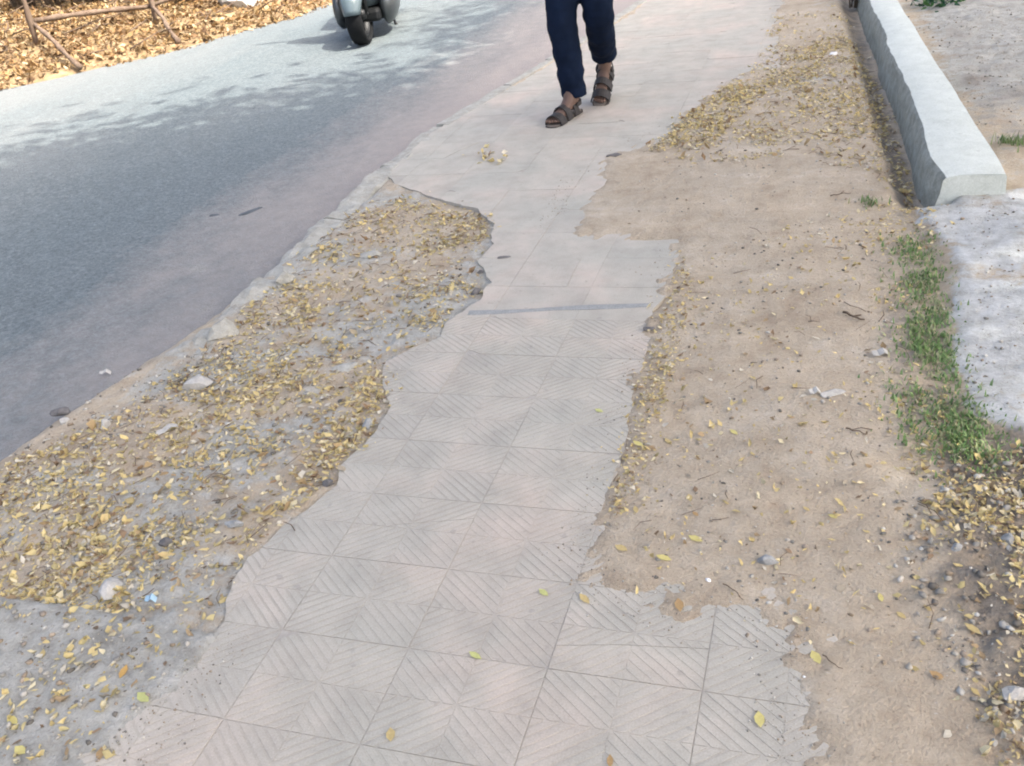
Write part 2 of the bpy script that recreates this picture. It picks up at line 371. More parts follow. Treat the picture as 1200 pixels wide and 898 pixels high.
# verge soil sheet
def spaced(a, b, s0, s1):
    v = [a]
    while v[-1] < b: v.append(v[-1]+s0+(s1-s0)*(v[-1]-a)/(b-a))
    return np.array(v)
gx = np.concatenate([np.linspace(-2.9, 1.25, 300), np.array([1.3, 1.4, 1.55, 1.75, 2., 2.4, 3., 3.8, 4.8, 5.5])])
gy = np.concatenate([np.array([-3., -2., -1.2, -.7, -.3, -.05, .15, .3, .42]), spaced(.5, 9.5, .010, .07), np.array([10., 10.6, 11.5, 13., 15., 18.])])
X, Y = np.meshgrid(gx, gy); Z, wg, ww, wd = soil(X.ravel(), Y.ravel())
rim = np.maximum(np.maximum(sstep(3.5, 5.5, X), sstep(-1.5, -3., Y)), sstep(14, 18, Y)).ravel()
Z = Z*(1-rim) + rim*-.135
V = np.c_[X.ravel(), Y.ravel(), Z]; nx, ny = len(gx), len(gy)
idx = np.arange(nx*ny).reshape(ny, nx)
F = np.stack([idx[:-1, :-1], idx[:-1, 1:], idx[1:, 1:], idx[1:, :-1]], -1).reshape(-1, 4)
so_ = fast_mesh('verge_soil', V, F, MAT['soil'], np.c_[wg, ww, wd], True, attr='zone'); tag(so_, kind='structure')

# the ground at large
gm = NT('dry_ground', .95, .15); Pq = gm.coord(); gm.color(gm.ramp(gm.noise(Pq, .8, 6, .65), [(.3, (.27, .22, .165)), (.7, (.40, .34, .27))]))
tag(mesh_obj('ground', [(-400, -400, -.12), (400, -400, -.12), (400, 400, -.12), (-400, 400, -.12)], [(0, 1, 2, 3)], gm.m), kind='structure')

# road: a long strip at -0.06, slightly cambered
near_edge = [(-2.0, -30), (-2.0, 3.0), (-2.0, 5.0), (-1.85, 6.2), (-1.62, 7.6), (-1.45, 9.0), (-1.3, 12), (-1.2, 60)]
far_edge = [(-9.6, -30), (-9.0, 3.0), (-8.2, 5.4), (-7.35, 6.8), (-6.2, 7.9), (-5.6, 9.0), (-5.0, 12), (-4.8, 60)]
Vr = []; Fr = []; K = 12
def lerp_edge(e, t):
    i = min(int(t), len(e)-2); f = t-i; return np.array(e[i])*(1-f)+np.array(e[i+1])*f
ts = np.linspace(0, len(near_edge)-1, 57)
for t in ts:
    a = lerp_edge(near_edge, t); b = lerp_edge(far_edge, t)
    for k in range(K+1):
        s = k/K; p = a*(1-s)+b*s; Vr.append((p[0], p[1], -.062+.05*4*s*(1-s)*.6))
for i in range(len(ts)-1):
    for k in range(K): q = i*(K+1)+k; Fr.append((q+1, q, q+K+2, q+K+3) if False else (q, q+K+1, q+K+2, q+1))
tag(mesh_obj('road', Vr, Fr, MAT['asphalt'], smooth=True), kind='structure')
def road_z(x, y): return -.062+.12*max(0, min(1, (-2-x)/5.0))*(1-max(0, min(1, (-2-x)/5.0)))

# ------------------------------------------------------------------ pavement of grooved tiles
def area(P): return .5*sum(P[i][0]*P[(i+1) % len(P)][1]-P[(i+1) % len(P)][0]*P[i][1] for i in range(len(P)))
def clip(subject, convex):
    if area(convex) < 0: convex = convex[::-1]
    out = subject
    for i in range(len(convex)):
        ax, ay = convex[i]; bx, by = convex[(i+1) % len(convex)]
        inp = out; out = []
        if not inp: return []
        def side(p): return (bx-ax)*(p[1]-ay)-(by-ay)*(p[0]-ax)
        s = inp[-1]; ss = side(s)
        for e in inp:
            se = side(e)
            if (se >= 0) != (ss >= 0):
                t = ss/(ss-se); out.append((s[0]+(e[0]-s[0])*t, s[1]+(e[1]-s[1])*t))
            if se >= 0: out.append(e)
            s, ss = e, se
    q = []
    for p in out:
        if not q or abs(p[0]-q[-1][0])+abs(p[1]-q[-1][1]) > 1e-5: q.append(p)
    if len(q) > 1 and abs(q[0][0]-q[-1][0])+abs(q[0][1]-q[-1][1]) < 1e-5: q.pop()
    return q
pave = MB(); SL = SLABR if area(SLABR) > 0 else SLABR[::-1]
pave.prism(SL, -.06, -.0016)
pavement = pave.obj('pavement', MAT['mortar']); tag(pavement, kind='structure')
TX, TY = .300, .2373; OX, OY = -3.6713*.3, 3.1688*.3
def strip_polys(grooved, gap):
    "footprints of one tile in its own frame: the base and the raised ribs"
    g = gap; base = [(g, g), (TX-g, g), (TX-g, TY-g), (g, TY-g)]
    ribs = []
    if grooved:
        n = 10; e = .0095
        for qx in (0, 1):
            for qy in (0, 1):
                sq = [(qx*TX/2+(g if qx == 0 else .0012), qy*TY/2+(g if qy == 0 else .0012)), ((qx+1)*TX/2-(g if qx == 1 else .0012), qy*TY/2+(g if qy == 0 else .0012)),
                      ((qx+1)*TX/2-(g if qx == 1 else .0012), (qy+1)*TY/2-(g if qy == 1 else .0012)), (qx*TX/2+(g if qx == 0 else .0012), (qy+1)*TY/2-(g if qy == 1 else .0012))]
                same = qx == qy
                for k in range(n):
                    d0 = -.5+k/n+e*1.6; d1 = -.5+(k+1)/n-e*1.6
                    # d = (u-uc)-(v-vc) on the same-sign quadrants, (u-uc)+(v-vc) on the others
                    uc, vc = (qx+.5)/2, (qy+.5)/2; s = 1 if same else -1
                    def pt(d, w): return ((uc+(d+w)/2)*TX, (vc+s*(w-d)/2)*TY)
                    band = [pt(d0, -1), pt(d1, -1), pt(d1, 1), pt(d0, 1)]
                    P = clip(sq, band)
                    if len(P) > 2 and abs(area(P)) > 4e-6: ribs.append(P if area(P) > 0 else P[::-1])
    return base, ribs
GD_ = -.0008; GRO = strip_polys(True, .0011); FLAT = strip_polys(False, .0006)
def tile_mesh(base, ribs, topz):
    m = MB(); m.prism(base, -.035, topz)
    for r in ribs:
        n = len(r)
        m.add([(x, y, topz) for x, y in r]+[(x, y, 0) for x, y in r], [tuple(range(n, 2*n))]+[(i, (i+1) % n, n+(i+1) % n, n+i) for i in range(n)])
    me = bpy.data.meshes.new('paving_tile'); me.from_pydata(m.V, [], m.F); me.update(); me.materials.append(MAT['tile']); return me
me_g = tile_mesh(GRO[0], GRO[1], GD_); me_f = tile_mesh(FLAT[0], [], 0.0)
ntile = 0; chip = random.Random(21)
for j in range(-3, 34):
    for i in range(-5, 9):
        x0, y0 = OX+i*TX, OY+j*TY
        grooved = y0 < 2.55
        base, ribs = GRO if grooved else FLAT
        c = clip(SL, [(x0+a, y0+b) for a, b in base])
        A = abs(area(c)) if len(c) > 2 else 0
        if A < .0012: continue
        # skip what lies wholly out of the picture or deep under the soil
        if sdf(PATH, x0+TX/2, y0+TY/2) > .34: continue
        full = A > .995*abs(area(base)); pieces = [None]
        if full:
            u_ = chip.random()
            if u_ < .20:
                k_ = chip.randrange(4); B = base; pv = np.array(B[k_]); p0 = np.array(B[k_-1]); p2 = np.array(B[(k_+1) % 4])
                a_ = chip.uniform(.04, .16); b_ = chip.uniform(.04, .18); q0 = pv+(p0-pv)*a_; q2 = pv+(p2-pv)*b_
                qm = (q0+q2)/2+(np.mean(B, axis=0)-pv)*chip.uniform(.01, .04)
                poly_ = [tuple(p) for p in B]; poly_[k_:k_+1] = [tuple(q0), tuple(qm), tuple(q2)]; pieces = [poly_]
            elif u_ < .31 and y0 < 4.5:
                t0, t1 = chip.uniform(.25, .75), chip.uniform(.25, .75); tm = .5*(t0+t1)+chip.uniform(-.06, .06); xa, xb = base[0][0], base[1][0]; ya, yb = base[0][1], base[2][1]; g_ = .0007
                w = xb-xa; h = yb-ya; ym = ya+h*chip.uniform(.35, .65)
                if chip.random() < .5:
                    pieces = [[(xa, ya), (xa+w*t0-g_, ya), (xa+w*tm-g_, ym), (xa+w*t1-g_, yb), (xa, yb)], [(xa+w*t0+g_, ya), (xb, ya), (xb, yb), (xa+w*t1+g_, yb), (xa+w*tm+g_, ym)]]
                else:
                    xm = xa+w*chip.uniform(.35, .65)
                    pieces = [[(xa, ya), (xb, ya), (xb, ya+h*t1-g_), (xm, ya+h*tm-g_), (xa, ya+h*t0-g_)], [(xa, ya+h*t0+g_), (xm, ya+h*tm+g_), (xb, ya+h*t1+g_), (xb, yb), (xa, yb)]]
        else: pieces = [[(x-x0, y-y0) for x, y in c]]
        for loc in pieces:
          if loc is None: me = me_g if grooved else me_f
          else:
            loc = loc if area(loc) > 0 else loc[::-1]
            rr = []
            for r in ribs:
                q = clip(loc, r)
                if len(q) > 2 and abs(area(q)) > 4e-6: rr.append(q if area(q) > 0 else q[::-1])
            me = tile_mesh(loc, rr, GD_ if grooved else 0.0)
          o = bpy.data.objects.new('paving_tile', me); C.objects.link(o); o.parent = pavement
          o.location = (x0, y0, random.uniform(-.0006, .0006))
          o.rotation_euler = (RAD(random.uniform(-.10, .10)), RAD(random.uniform(-.10, .10)), RAD(random.uniform(-.25, .25))); ntile += 1
print('tiles', ntile)
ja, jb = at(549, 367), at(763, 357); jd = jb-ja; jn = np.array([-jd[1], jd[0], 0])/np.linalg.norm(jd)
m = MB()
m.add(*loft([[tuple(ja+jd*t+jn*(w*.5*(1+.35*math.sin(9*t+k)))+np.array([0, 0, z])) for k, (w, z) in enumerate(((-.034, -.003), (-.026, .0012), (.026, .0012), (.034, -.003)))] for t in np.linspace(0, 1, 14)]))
m.obj('shadow_strip', m_concrete('shadow_strip_grey', (.25, .255, .235), (.35, .352, .33), 30), pavement)  # dark strip across the tiles: a thin cast shadow modelled as grey colour

# ------------------------------------------------------------------ lumps of stone and concrete
def lump(name, dims, mat, seed, parent=None, sub=2, flat=.35, rough=.22):
    bm = bmesh.new(); bmesh.ops.create_icosphere(bm, subdivisions=sub, radius=1)
    r_ = random.Random(seed); ph = [r_.uniform(0, 9) for _ in range(6)]
    planes = [(Vector((r_.uniform(-1, 1), r_.uniform(-1, 1), r_.uniform(-.6, 1))).normalized(), r_.uniform(.55, .85)) for _ in range(7)]
    for v in bm.verts:
        p = v.co.copy(); k = 1+rough*(math.sin(3*p.x+ph[0])*math.sin(3*p.y+ph[1])+.6*math.sin(6*p.z+ph[2]+3*p.x))
        p *= k
        for n, dd in planes:
            ex = p.dot(n)-dd
            if ex > 0: p -= n*ex*.85
        if p.z < -flat: p.z = -flat
        v.co = Vector((p.x*dims[0]/2, p.y*dims[1]/2, (p.z+flat)*dims[2]/(1+flat)))
    me = bpy.data.meshes.new(name); bm.to_mesh(me); bm.free(); me.materials.append(mat)
    o = bpy.data.objects.new(name, me); C.objects.link(o)
    if parent: o.parent = parent
    return o
def place(o, px, py, rz=0.0, dz=-.004):
    p = at(px, py); zz = float(surf(p[0], p[1])) if p[0] > -2.6 else road_z(p[0], p[1])
    p = at(px, py, zz); o.location = (p[0], p[1], zz+dz); o.rotation_euler = (0, 0, rz); return o

# kerb along the road
kerb = empty('kerb', (-2.1, 4, 0)); tag(kerb, 'worn grey concrete kerb, broken at the near end, between road and pavement', 'kerb')
KE = [(-2.10, 2.32), (-2.12, 2.9), (-2.14, 3.5), (-2.17, 4.2), (-2.13, 4.85), (-1.98, 5.6), (-1.86, 6.2), (-1.72, 7.0), (-1.6, 7.8), (-1.5, 8.7), (-1.42, 9.6)]
for i in range(len(KE)-1):
    a = np.array(KE[i]); b = np.array(KE[i+1]); L = np.linalg.norm(b-a); t = (b-a)/L; nrm = np.array([-t[1], t[0]])
    wdt = (.12, .14, .13, .12, .09, .07, .09, .09, .09, .09)[i]; hi = (-.012, -.006, -.006, -.004, .002, .004, .004, .004, .004, .004)[i]
    amp = (.034, .030, .022, .016, .006, .004, .004, .004, .004, .004)[i]
    ns = 26; rings = []
    for k in range(ns+1):
        s = (.004+(L-.008)*k/ns); c = a+t*s; ring = []
        prof = [(-.5, -.09), (-.5, -.012), (-.42, 0), (-.15, .002), (.2, .002), (.42, 0), (.5, -.012), (.5, -.09)]
        for q, (u, z) in enumerate(prof):
            nz = float(fbm(c[0]+u*wdt, c[1], 9, 61+i, 3)); nu = float(fbm(c[0]+q*.6, c[1], 7, 77, 3))
            ring.append((c[0]+nrm[0]*(u*wdt+amp*nu), c[1]+nrm[1]*(u*wdt+amp*nu), z+hi+amp*nz*(1 if z > -.05 else 0)))
        rings.append(ring)
    m = MB(); m.add(*loft(rings)); o = m.obj('kerb_stone', MAT['kerb'], kerb); o.location = (2.1, -4, 0)

# low concrete wall on the right
zt = .115
nl, nr = at(1104, 207, zt), at(1181, 203, zt); fl, fr = at(1021, 6, zt), at(1055, 4, zt)
dl = fl-nl; dr = fr-nr
rings = []
NS = 120
for k in range(-0, NS+1):
    s = k/NS*1.55
    L_ = nl+dl*s; R_ = nr+dr*s
    wv = .012*float(fbm(L_[1], .3, 3.1, 5, 3)) + .0045*float(fbm(L_[1], 7.3, 17, 15, 2)) - .016*max(0, float(vnoise(L_[1], 2.2, 6, 23))-.72) + .014*math.exp(-((s-.10)/.05)**2) - .010*math.exp(-((s-.0)/.03)**2)
    wr = .008*float(fbm(R_[1], 4.3, 2.7, 6, 3))
    z = zt+.006*float(fbm(L_[1], 2, 2, 8, 2)); mid = (L_+R_)/2
    x0 = L_[0]-wv; x1 = R_[0]+wr
    rings.append([(x0-.030, L_[1], -.07), (x0-.024, L_[1], .0), (x0-.016+.007*float(vnoise(L_[1], 1, 6)), L_[1], .05), (x0-.004, L_[1], z-.012), (x0+.006, L_[1], z-.001), (mid[0]-.05, mid[1], z+.005), (mid[0]+.04, mid[1], z+.006),
                  (x1-.006, R_[1], z+.000), (x1-.0005, R_[1], z-.010), (x1+.003, R_[1], .03), (x1+.006, R_[1], -.07)])
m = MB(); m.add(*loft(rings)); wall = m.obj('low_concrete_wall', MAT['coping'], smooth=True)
wall.data.materials.append(m_concrete('mossy_shaded_concrete', (.21, .21, .165), (.40, .40, .34), 18))  # left face: moss tint, with its shade also put into the colour
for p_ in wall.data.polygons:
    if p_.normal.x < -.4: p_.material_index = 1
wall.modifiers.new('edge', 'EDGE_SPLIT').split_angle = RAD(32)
tag(wall, 'low pale grey concrete wall with a smooth rounded top beside the dirt verge', 'wall')

# named stones and scraps
for (nm, cat, lab, px, py, dims, mt, rz) in [
    ('stone', 'stone', 'smooth blue-grey oval stone lying alone on the brown soil', 901, 659, (.048, .026, .024), 'stone', .1),
    ('concrete_chunk', 'rubble', 'largest broken grey concrete chunk among the dry leaves near the road', 232, 452, (.10, .065, .045), 'stone_pale', .5),
    ('stone', 'stone', 'small dark stone on the left broken edge of the paving', 384, 568, (.034, .026, .022), 'stone_dark', .3),
    ('stone', 'stone', 'dark stone at the road edge beside a pale pebble, far left', 71, 484, (.085, .05, .03), 'stone_dark', .2),
    ('pebble', 'stone', 'pale pebble just right of the dark stone at the road edge', 76, 496, (.042, .034, .024), 'stone_pale', .0),
    ('pebble', 'stone', 'upright whitish pebble in the litter near the road edge', 125, 500, (.034, .03, .034), 'stone_pale', .9),
    ('stone', 'stone', 'dark stone on the notch of the paving edge, upper of two', 563, 321, (.035, .03, .022), 'stone_dark', .3),
    ('stone', 'stone', 'dark stone on the notch of the paving edge, lower of two', 558, 343, (.05, .03, .022), 'stone_dark', .8),
    ('stone', 'stone', 'flat dark stone at the right end of a tile joint by the leaves', 760, 385, (.045, .022, .012), 'stone_dark', .1),
    ('stone', 'stone', 'small brown stone at the far corner of the bare soil patch', 720, 183, (.075, .03, .018), 'stone_dark', .1),
    ('pebble', 'stone', 'pale pebble on the dusty road edge near the kerb', 320, 289, (.055, .04, .03), 'stone_pale', .4),
    ('stone', 'stone', 'dark grey stone sitting on the road dust close to the kerb', 413, 227, (.04, .03, .022), 'stone_dark', .4),
    ('pebble', 'stone', 'tiny bright white pebble on the soil above the grooved tiles', 830, 680, (.014, .012, .01), 'white', .4),
    ('pebble', 'stone', 'tiny white pebble on the soil right of the grooved tiles', 943, 794, (.012, .010, .008), 'white', .4),
    ('pebble', 'stone', 'bright white pebble in the litter strip left of the low wall', 977, 64, (.05, .03, .02), 'white', .2),
    ('stone', 'stone', 'blue-grey angular stone in the rubble at the right edge, higher of two', 1180, 634, (.036, .03, .026), 'stone', .4),
    ('stone', 'stone', 'rounded grey stone in the rubble left of the angular stone', 1120, 644, (.032, .024, .018), 'stone', .9),
    ('stone', 'stone', 'pale tan block of rubble at the lower right edge', 1188, 815, (.05, .04, .02), 'stone_pale', .3),
    ('concrete_chunk', 'rubble', 'rough pale mortar lump on the left edge of the lower cement patch', 130, 690, (.06, .08, .03), 'stone_pale', .3),
    ('stone', 'stone', 'grey stone in the litter near the lower left cement patch', 195, 637, (.045, .035, .022), 'stone_dark', .5),
    ('stone', 'stone', 'flat grey stone in the litter left of the paving, midway up', 275, 615, (.06, .026, .018), 'stone', .2),
    ('stone', 'stone', 'grey stone by the hollow in the left paving edge', 432, 500, (.05, .04, .028), 'stone', 1.2),
    ('concrete_chunk', 'rubble', 'broken whitish mortar fragments on the soil between path and grass', 975, 461, (.07, .035, .012), 'stone_pale', .2),
    ('concrete_chunk', 'rubble', 'broken kerb lump nearest the paving along the road edge', 335, 330, (.11, .085, .05), 'kerb', .8),
    ('concrete_chunk', 'rubble', 'broken kerb lump above the largest grey chunk', 262, 392, (.13, .10, .05), 'kerb', .3),
    ('concrete_chunk', 'rubble', 'flat pale cement scab in the middle of the left litter', 405, 432, (.11, .07, .02), 'kerb', .6),
    ('concrete_chunk', 'rubble', 'flat grey cement scab in the upper left litter by the kerb', 432, 300, (.12, .07, .02), 'kerb', .2),
    ('stone', 'stone', 'dark flat stone beside the top rim of the left litter', 590, 302, (.07, .02, .012), 'stone_dark', .2),
]:
    o = lump(nm, dims, MAT[mt], px*7+py); place(o, px, py, rz); tag(o, lab, cat)
# tar patch on the road
o = lump('tar_patch', (.15, .05, .007), MAT['tar'], 5, rough=.3); place(o, 292, 248, .9, -.003); tag(o, 'small dark blue-black tar patch on the dusty part of the road', 'patch')
o = lump('tar_patch', (.06, .03, .005), MAT['tar'], 15, rough=.3); place(o, 250, 252, .5, -.003); tag(o, 'fainter small tar patch left of the darker one on the road', 'patch')
# scraps
def scrap(name, px, py, L, w, rz, mat, lab, cat, curl=.012, z=.004):
    rings = []
    for k in range(7):
        s = k/6-.5; zz = curl*(1-4*s*s)*.6+curl*.3*math.sin(9*s)
        ww = w*(1-.5*abs(s)**2)
        rings.append([(s*L, -ww/2, zz), (s*L, ww/2, zz+curl*.35), (s*L, ww/2, zz+curl*.35+.0015), (s*L, -ww/2, zz+.0015)])
    m = MB(); m.add(*loft(rings)); o = m.obj(name, mat, smooth=False); place(o, px, py, rz, z); tag(o, lab, cat); return o
scrap('paper_scrap', 197, 506, .07, .018, 1.0, MAT['stone_pale'], 'torn white scrap lying slantwise in the left leaf litter', 'scrap')
scrap('wrapper', 178, 705, .026, .014, .2, MAT['bluepaint'], 'small blue and dark wrapper by the lower left cement patch', 'wrapper')
scrap('paper_scrap', 955, 462, .03, .018, .4, MAT['stone_pale'], 'whitish crumpled scrap on the soil near the grass', 'scrap')
scrap('paper_scrap', 1032, 417, .045, .022, .3, MAT['stone_pale'], 'cream scrap left of the grass beside the white cement', 'scrap')
scrap('paper_scrap', 124, 439, .04, .014, .3, MAT['stone_pale'], 'thin white scrap on the road edge dust at left', 'scrap')
def twig(px, py, L, rz, lab, r=.0022):
    pts = [(L*(k/6-.5), .05*L*math.sin(k*.9+px), .004+.002*math.sin(k*2.1)) for k in range(7)]
    m = MB().tube(pts, [r*(1-.08*k) for k in range(7)], n=6)
    if L > .06: m.tube([pts[3], (pts[3][0]+.018, pts[3][1]+.014, .008)], r*.6, n=5)
    o = m.obj('twig', MAT['twig'], smooth=True); place(o, px, py, rz, .001); tag(o, lab, 'twig')
twig(1000, 372, .075, -.6, 'dark forked twig on the soil left of the grass', .004)
twig(1003, 507, .05, -.5, 'short dark twig on the soil below the white fragments')
twig(985, 229, .08, .3, 'thin dark twig on the soil in front of the low wall')
twig(975, 778, .045, -.6, 'thin twig beside a yellow leaf near the lower right tiles', .0014)
twig(860, 695, .06, -.7, 'thin twig along the upper right edge of the grooved tiles', .0014)

# ------------------------------------------------------------------ fallen leaves
PAL = np.array([(.70, .57, .27), (.62, .49, .22), (.70, .61, .38), (.40, .29, .16), (.62, .57, .45), (.29, .20, .12), (.55, .46, .22), (.45, .39, .29)])
PALW = np.array([.27, .18, .16, .10, .10, .06, .09, .06])
def leaf_template():
    # a pointed oval folded along its midrib and curled
    return np.array([(0, -.5, 0), (.20, -.18, .05), (.22, .15, .06), (0, .5, .10), (-.22, .15, .06), (-.20, -.18, .05), (0, -.15, 0), (0, .18, .02)]), \
           [(0, 1, 6), (1, 2, 7, 6), (2, 3, 7), (3, 4, 7), (4, 5, 6, 7), (5, 0, 6)]
LT, LF_ = leaf_template()
LF = []
for f in LF_: LF += [f] if len(f) == 3 else [(f[0], f[1], f[2]), (f[0], f[2], f[3])]
LF = np.array(LF)
def leaves_mesh(name, P, size, mat, pal=PAL, palw=PALW, tilt=.45, rng=rng, wide=1.0, bright=1.0):
    n = len(P); s = size[0]+(size[1]-size[0])*rng.random(n)**1.6
    az = rng.uniform(0, 2*np.pi, n); tx = rng.normal(0, tilt, n); ty = rng.normal(0, tilt, n); curl = rng.uniform(-1.2, 2.2, n); wd = rng.uniform(.6, 1.3, n)*wide
    T = np.repeat(LT[None], n, 0).copy()
    T = T + rng.normal(0, .085, T.shape)*np.array([1, 1, .35]); T[:, :, 0] *= wd[:, None]; T[:, :, 2] = T[:, :, 2]*curl[:, None]*2 + .35*(T[:, :, 1]**2)*curl[:, None]*.6
    T *= s[:, None, None]
    cx, sx = np.cos(tx)[:, None], np.sin(tx)[:, None]; y = T[:, :, 1]*cx-T[:, :, 2]*sx; z = T[:, :, 1]*sx+T[:, :, 2]*cx; x = T[:, :, 0]
    cy, sy = np.cos(ty)[:, None], np.sin(ty)[:, None]; x, z = x*cy+z*sy, -x*sy+z*cy
    ca, sa = np.cos(az)[:, None], np.sin(az)[:, None]; x, y = x*ca-y*sa, x*sa+y*ca
    low = z.min(1)
    Vv = np.stack([x+P[:, 0, None], y+P[:, 1, None], z-low[:, None]*.85+P[:, 2, None]+.001], -1).reshape(-1, 3)
    Ff = (LF[None]+(np.arange(n)*8)[:, None, None]).reshape(-1, 3)
    ci = rng.choice(len(pal), n, p=palw/palw.sum()); col = pal[ci]*rng.uniform(.75, 1.2, (n, 1))*bright
    return fast_mesh(name, Vv, Ff, mat, np.repeat(np.clip(col, 0, 1), 8, 0))
def scatter(poly_px, n, clump=3.0, thr=-.15, seed=0, z0=0.0):
    poly = pol(poly_px); xs = [p[0] for p in poly]; ys = [p[1] for p in poly]; out = []; tot = 0
    while tot < n:
        x = rng.uniform(min(xs), max(xs), n*3); y = rng.uniform(min(ys), max(ys), n*3)
        k = inside(poly, x, y) & (fbm(x, y, clump, 100+seed, 3)+rng.normal(0, .22, n*3) > thr)
        x, y = x[k], y[k]; out.append(np.c_[x, y]); tot += len(x)
        if len(out) > 60: break
    p = np.concatenate(out)[:n]; p = p+rng.normal(0, .03, p.shape)*(rng.random((len(p), 1)) < .45)
    return np.c_[p, surf(p[:, 0], p[:, 1])]
LV = [(472, 229), (520, 240), (560, 250), (572, 262), (566, 285), (555, 306), (562, 335), (545, 355), (512, 382), (470, 405), (446, 428), (450, 470), (390, 560), (285, 650), (255, 722), (190, 716), (60, 700), (-60, 690), (-60, 590), (50, 520), (150, 470), (215, 430), (300, 345), (400, 250)]
L_left = np.concatenate([scatter([(0, 705), (235, 745), (130, 890), (0, 898)], 240, 4, .0, 71), scatter(LV, 5200, 7, .17, 1), scatter(LV, 2300, 2, -.6, 2), scatter([(0, 540), (100, 500), (160, 560), (60, 600), (0, 600)], 500, 3, -.3, 3),
    scatter([(0, 640), (260, 600), (255, 722), (120, 712), (0, 694)], 1000, 7, .15, 4), scatter([(470, 232), (565, 250), (572, 275), (500, 300), (440, 262)], 650, 8, .05, 5), scatter([(220, 440), (330, 330), (400, 330), (330, 430), (240, 520)], 900, 7, .1, 6),
    scatter([(380, 560), (440, 500), (455, 440), (430, 440), (400, 480), (350, 540)], 380, 4, -.3, 31)])
tag(leaves_mesh('leaf_litter', L_left, (.006, .028), MAT['leaf'], tilt=.18), 'small yellow and tan dry leaves strewn over the broken verge by the road', 'leaf litter', kind='stuff')
RV = [(800, 140), (860, 92), (915, 66), (990, 40), (1010, 60), (1055, 150), (1082, 238), (1000, 205), (930, 185), (860, 195), (740, 186), (780, 160)]
L_right = np.concatenate([scatter(RV, 5200, 6, .05, 7), scatter([(905, 20), (985, 10), (1050, 130), (960, 130), (880, 90)], 2000, 4, -.1, 8),
    scatter([(800, 140), (865, 92), (900, 110), (840, 165), (760, 180)], 2000, 6, -.1, 9)])
tag(leaves_mesh('leaf_litter', L_right, (.006, .028), MAT['leaf'], tilt=.18), 'dry yellowish leaf litter spread between the path and the low wall', 'leaf litter', kind='stuff')
L_edge = np.concatenate([scatter([(768, 390), (800, 300), (812, 330), (800, 400), (778, 480), (735, 600), (712, 612), (735, 520)], 1000, 4, -.35, 10),
    scatter([(1000, 245), (1085, 238), (1100, 290), (1060, 330), (1010, 300)], 520, 4, -.2, 11), scatter([(1020, 330), (1085, 340), (1110, 470), (1170, 560), (1060, 560), (1010, 450)], 520, 4, .0, 12)])
tag(leaves_mesh('leaf_litter', L_edge, (.005, .021), MAT['leaf'], tilt=.18), 'dry leaf bits along the right edge of the path and round the grass', 'leaf litter', kind='stuff')
BP = np.array([(.42, .30, .15), (.33, .22, .12), (.58, .45, .21), (.50, .40, .25)])
tag(leaves_mesh('leaf_litter', np.concatenate([scatter(LV, 170, 5, -.1, 61), scatter(RV, 130, 5, -.1, 62)]), (.022, .045), MAT['leaf'], BP, np.ones(4), tilt=.55), 'larger curled brown leaves among the fine litter on both verges', 'leaf litter', kind='stuff')
stw = MB()
for (x_, y_, z_) in np.concatenate([scatter(LV, 260, 3, -.5, 63), scatter(RV, 170, 3, -.5, 64), scatter([(800, 300), (1010, 250), (1100, 560), (1100, 800), (960, 760), (760, 660)], 40, 3, -.5, 65)]):
    a_ = random.uniform(0, 6.28); l_ = random.uniform(.02, .075); r_ = random.uniform(.0006, .0014)
    stw.tube([(x_, y_, z_+.002), (x_+.5*l_*math.cos(a_), y_+.5*l_*math.sin(a_), z_+.006+random.uniform(0, .006)), (x_+l_*math.cos(a_+.25), y_+l_*math.sin(a_+.25), z_+.004+random.uniform(0, .008))], [r_, r_, r_*.6], n=4)
tag(stw.obj('straw', MAT['twig']), 'thin dry stalks strewn through the litter and soil', 'straw', kind='stuff')
L_rub = np.concatenate([scatter([(800, 300), (1010, 250), (1060, 400), (1120, 600), (1100, 800), (960, 760), (760, 690), (720, 620)], 800, 3, -.3, 41), scatter([(1110, 560), (1230, 520), (1260, 900), (1175, 900), (1120, 760), (1065, 650)], 1700, 5, .0, 13), scatter([(1040, 600), (1110, 580), (1160, 850), (1100, 780)], 50, 4, -.5, 14)])
tag(leaves_mesh('leaf_litter', L_rub, (.006, .024), MAT['leaf'], tilt=.3), 'dry leaves mixed with rubble in the lower right corner', 'leaf litter', kind='stuff')
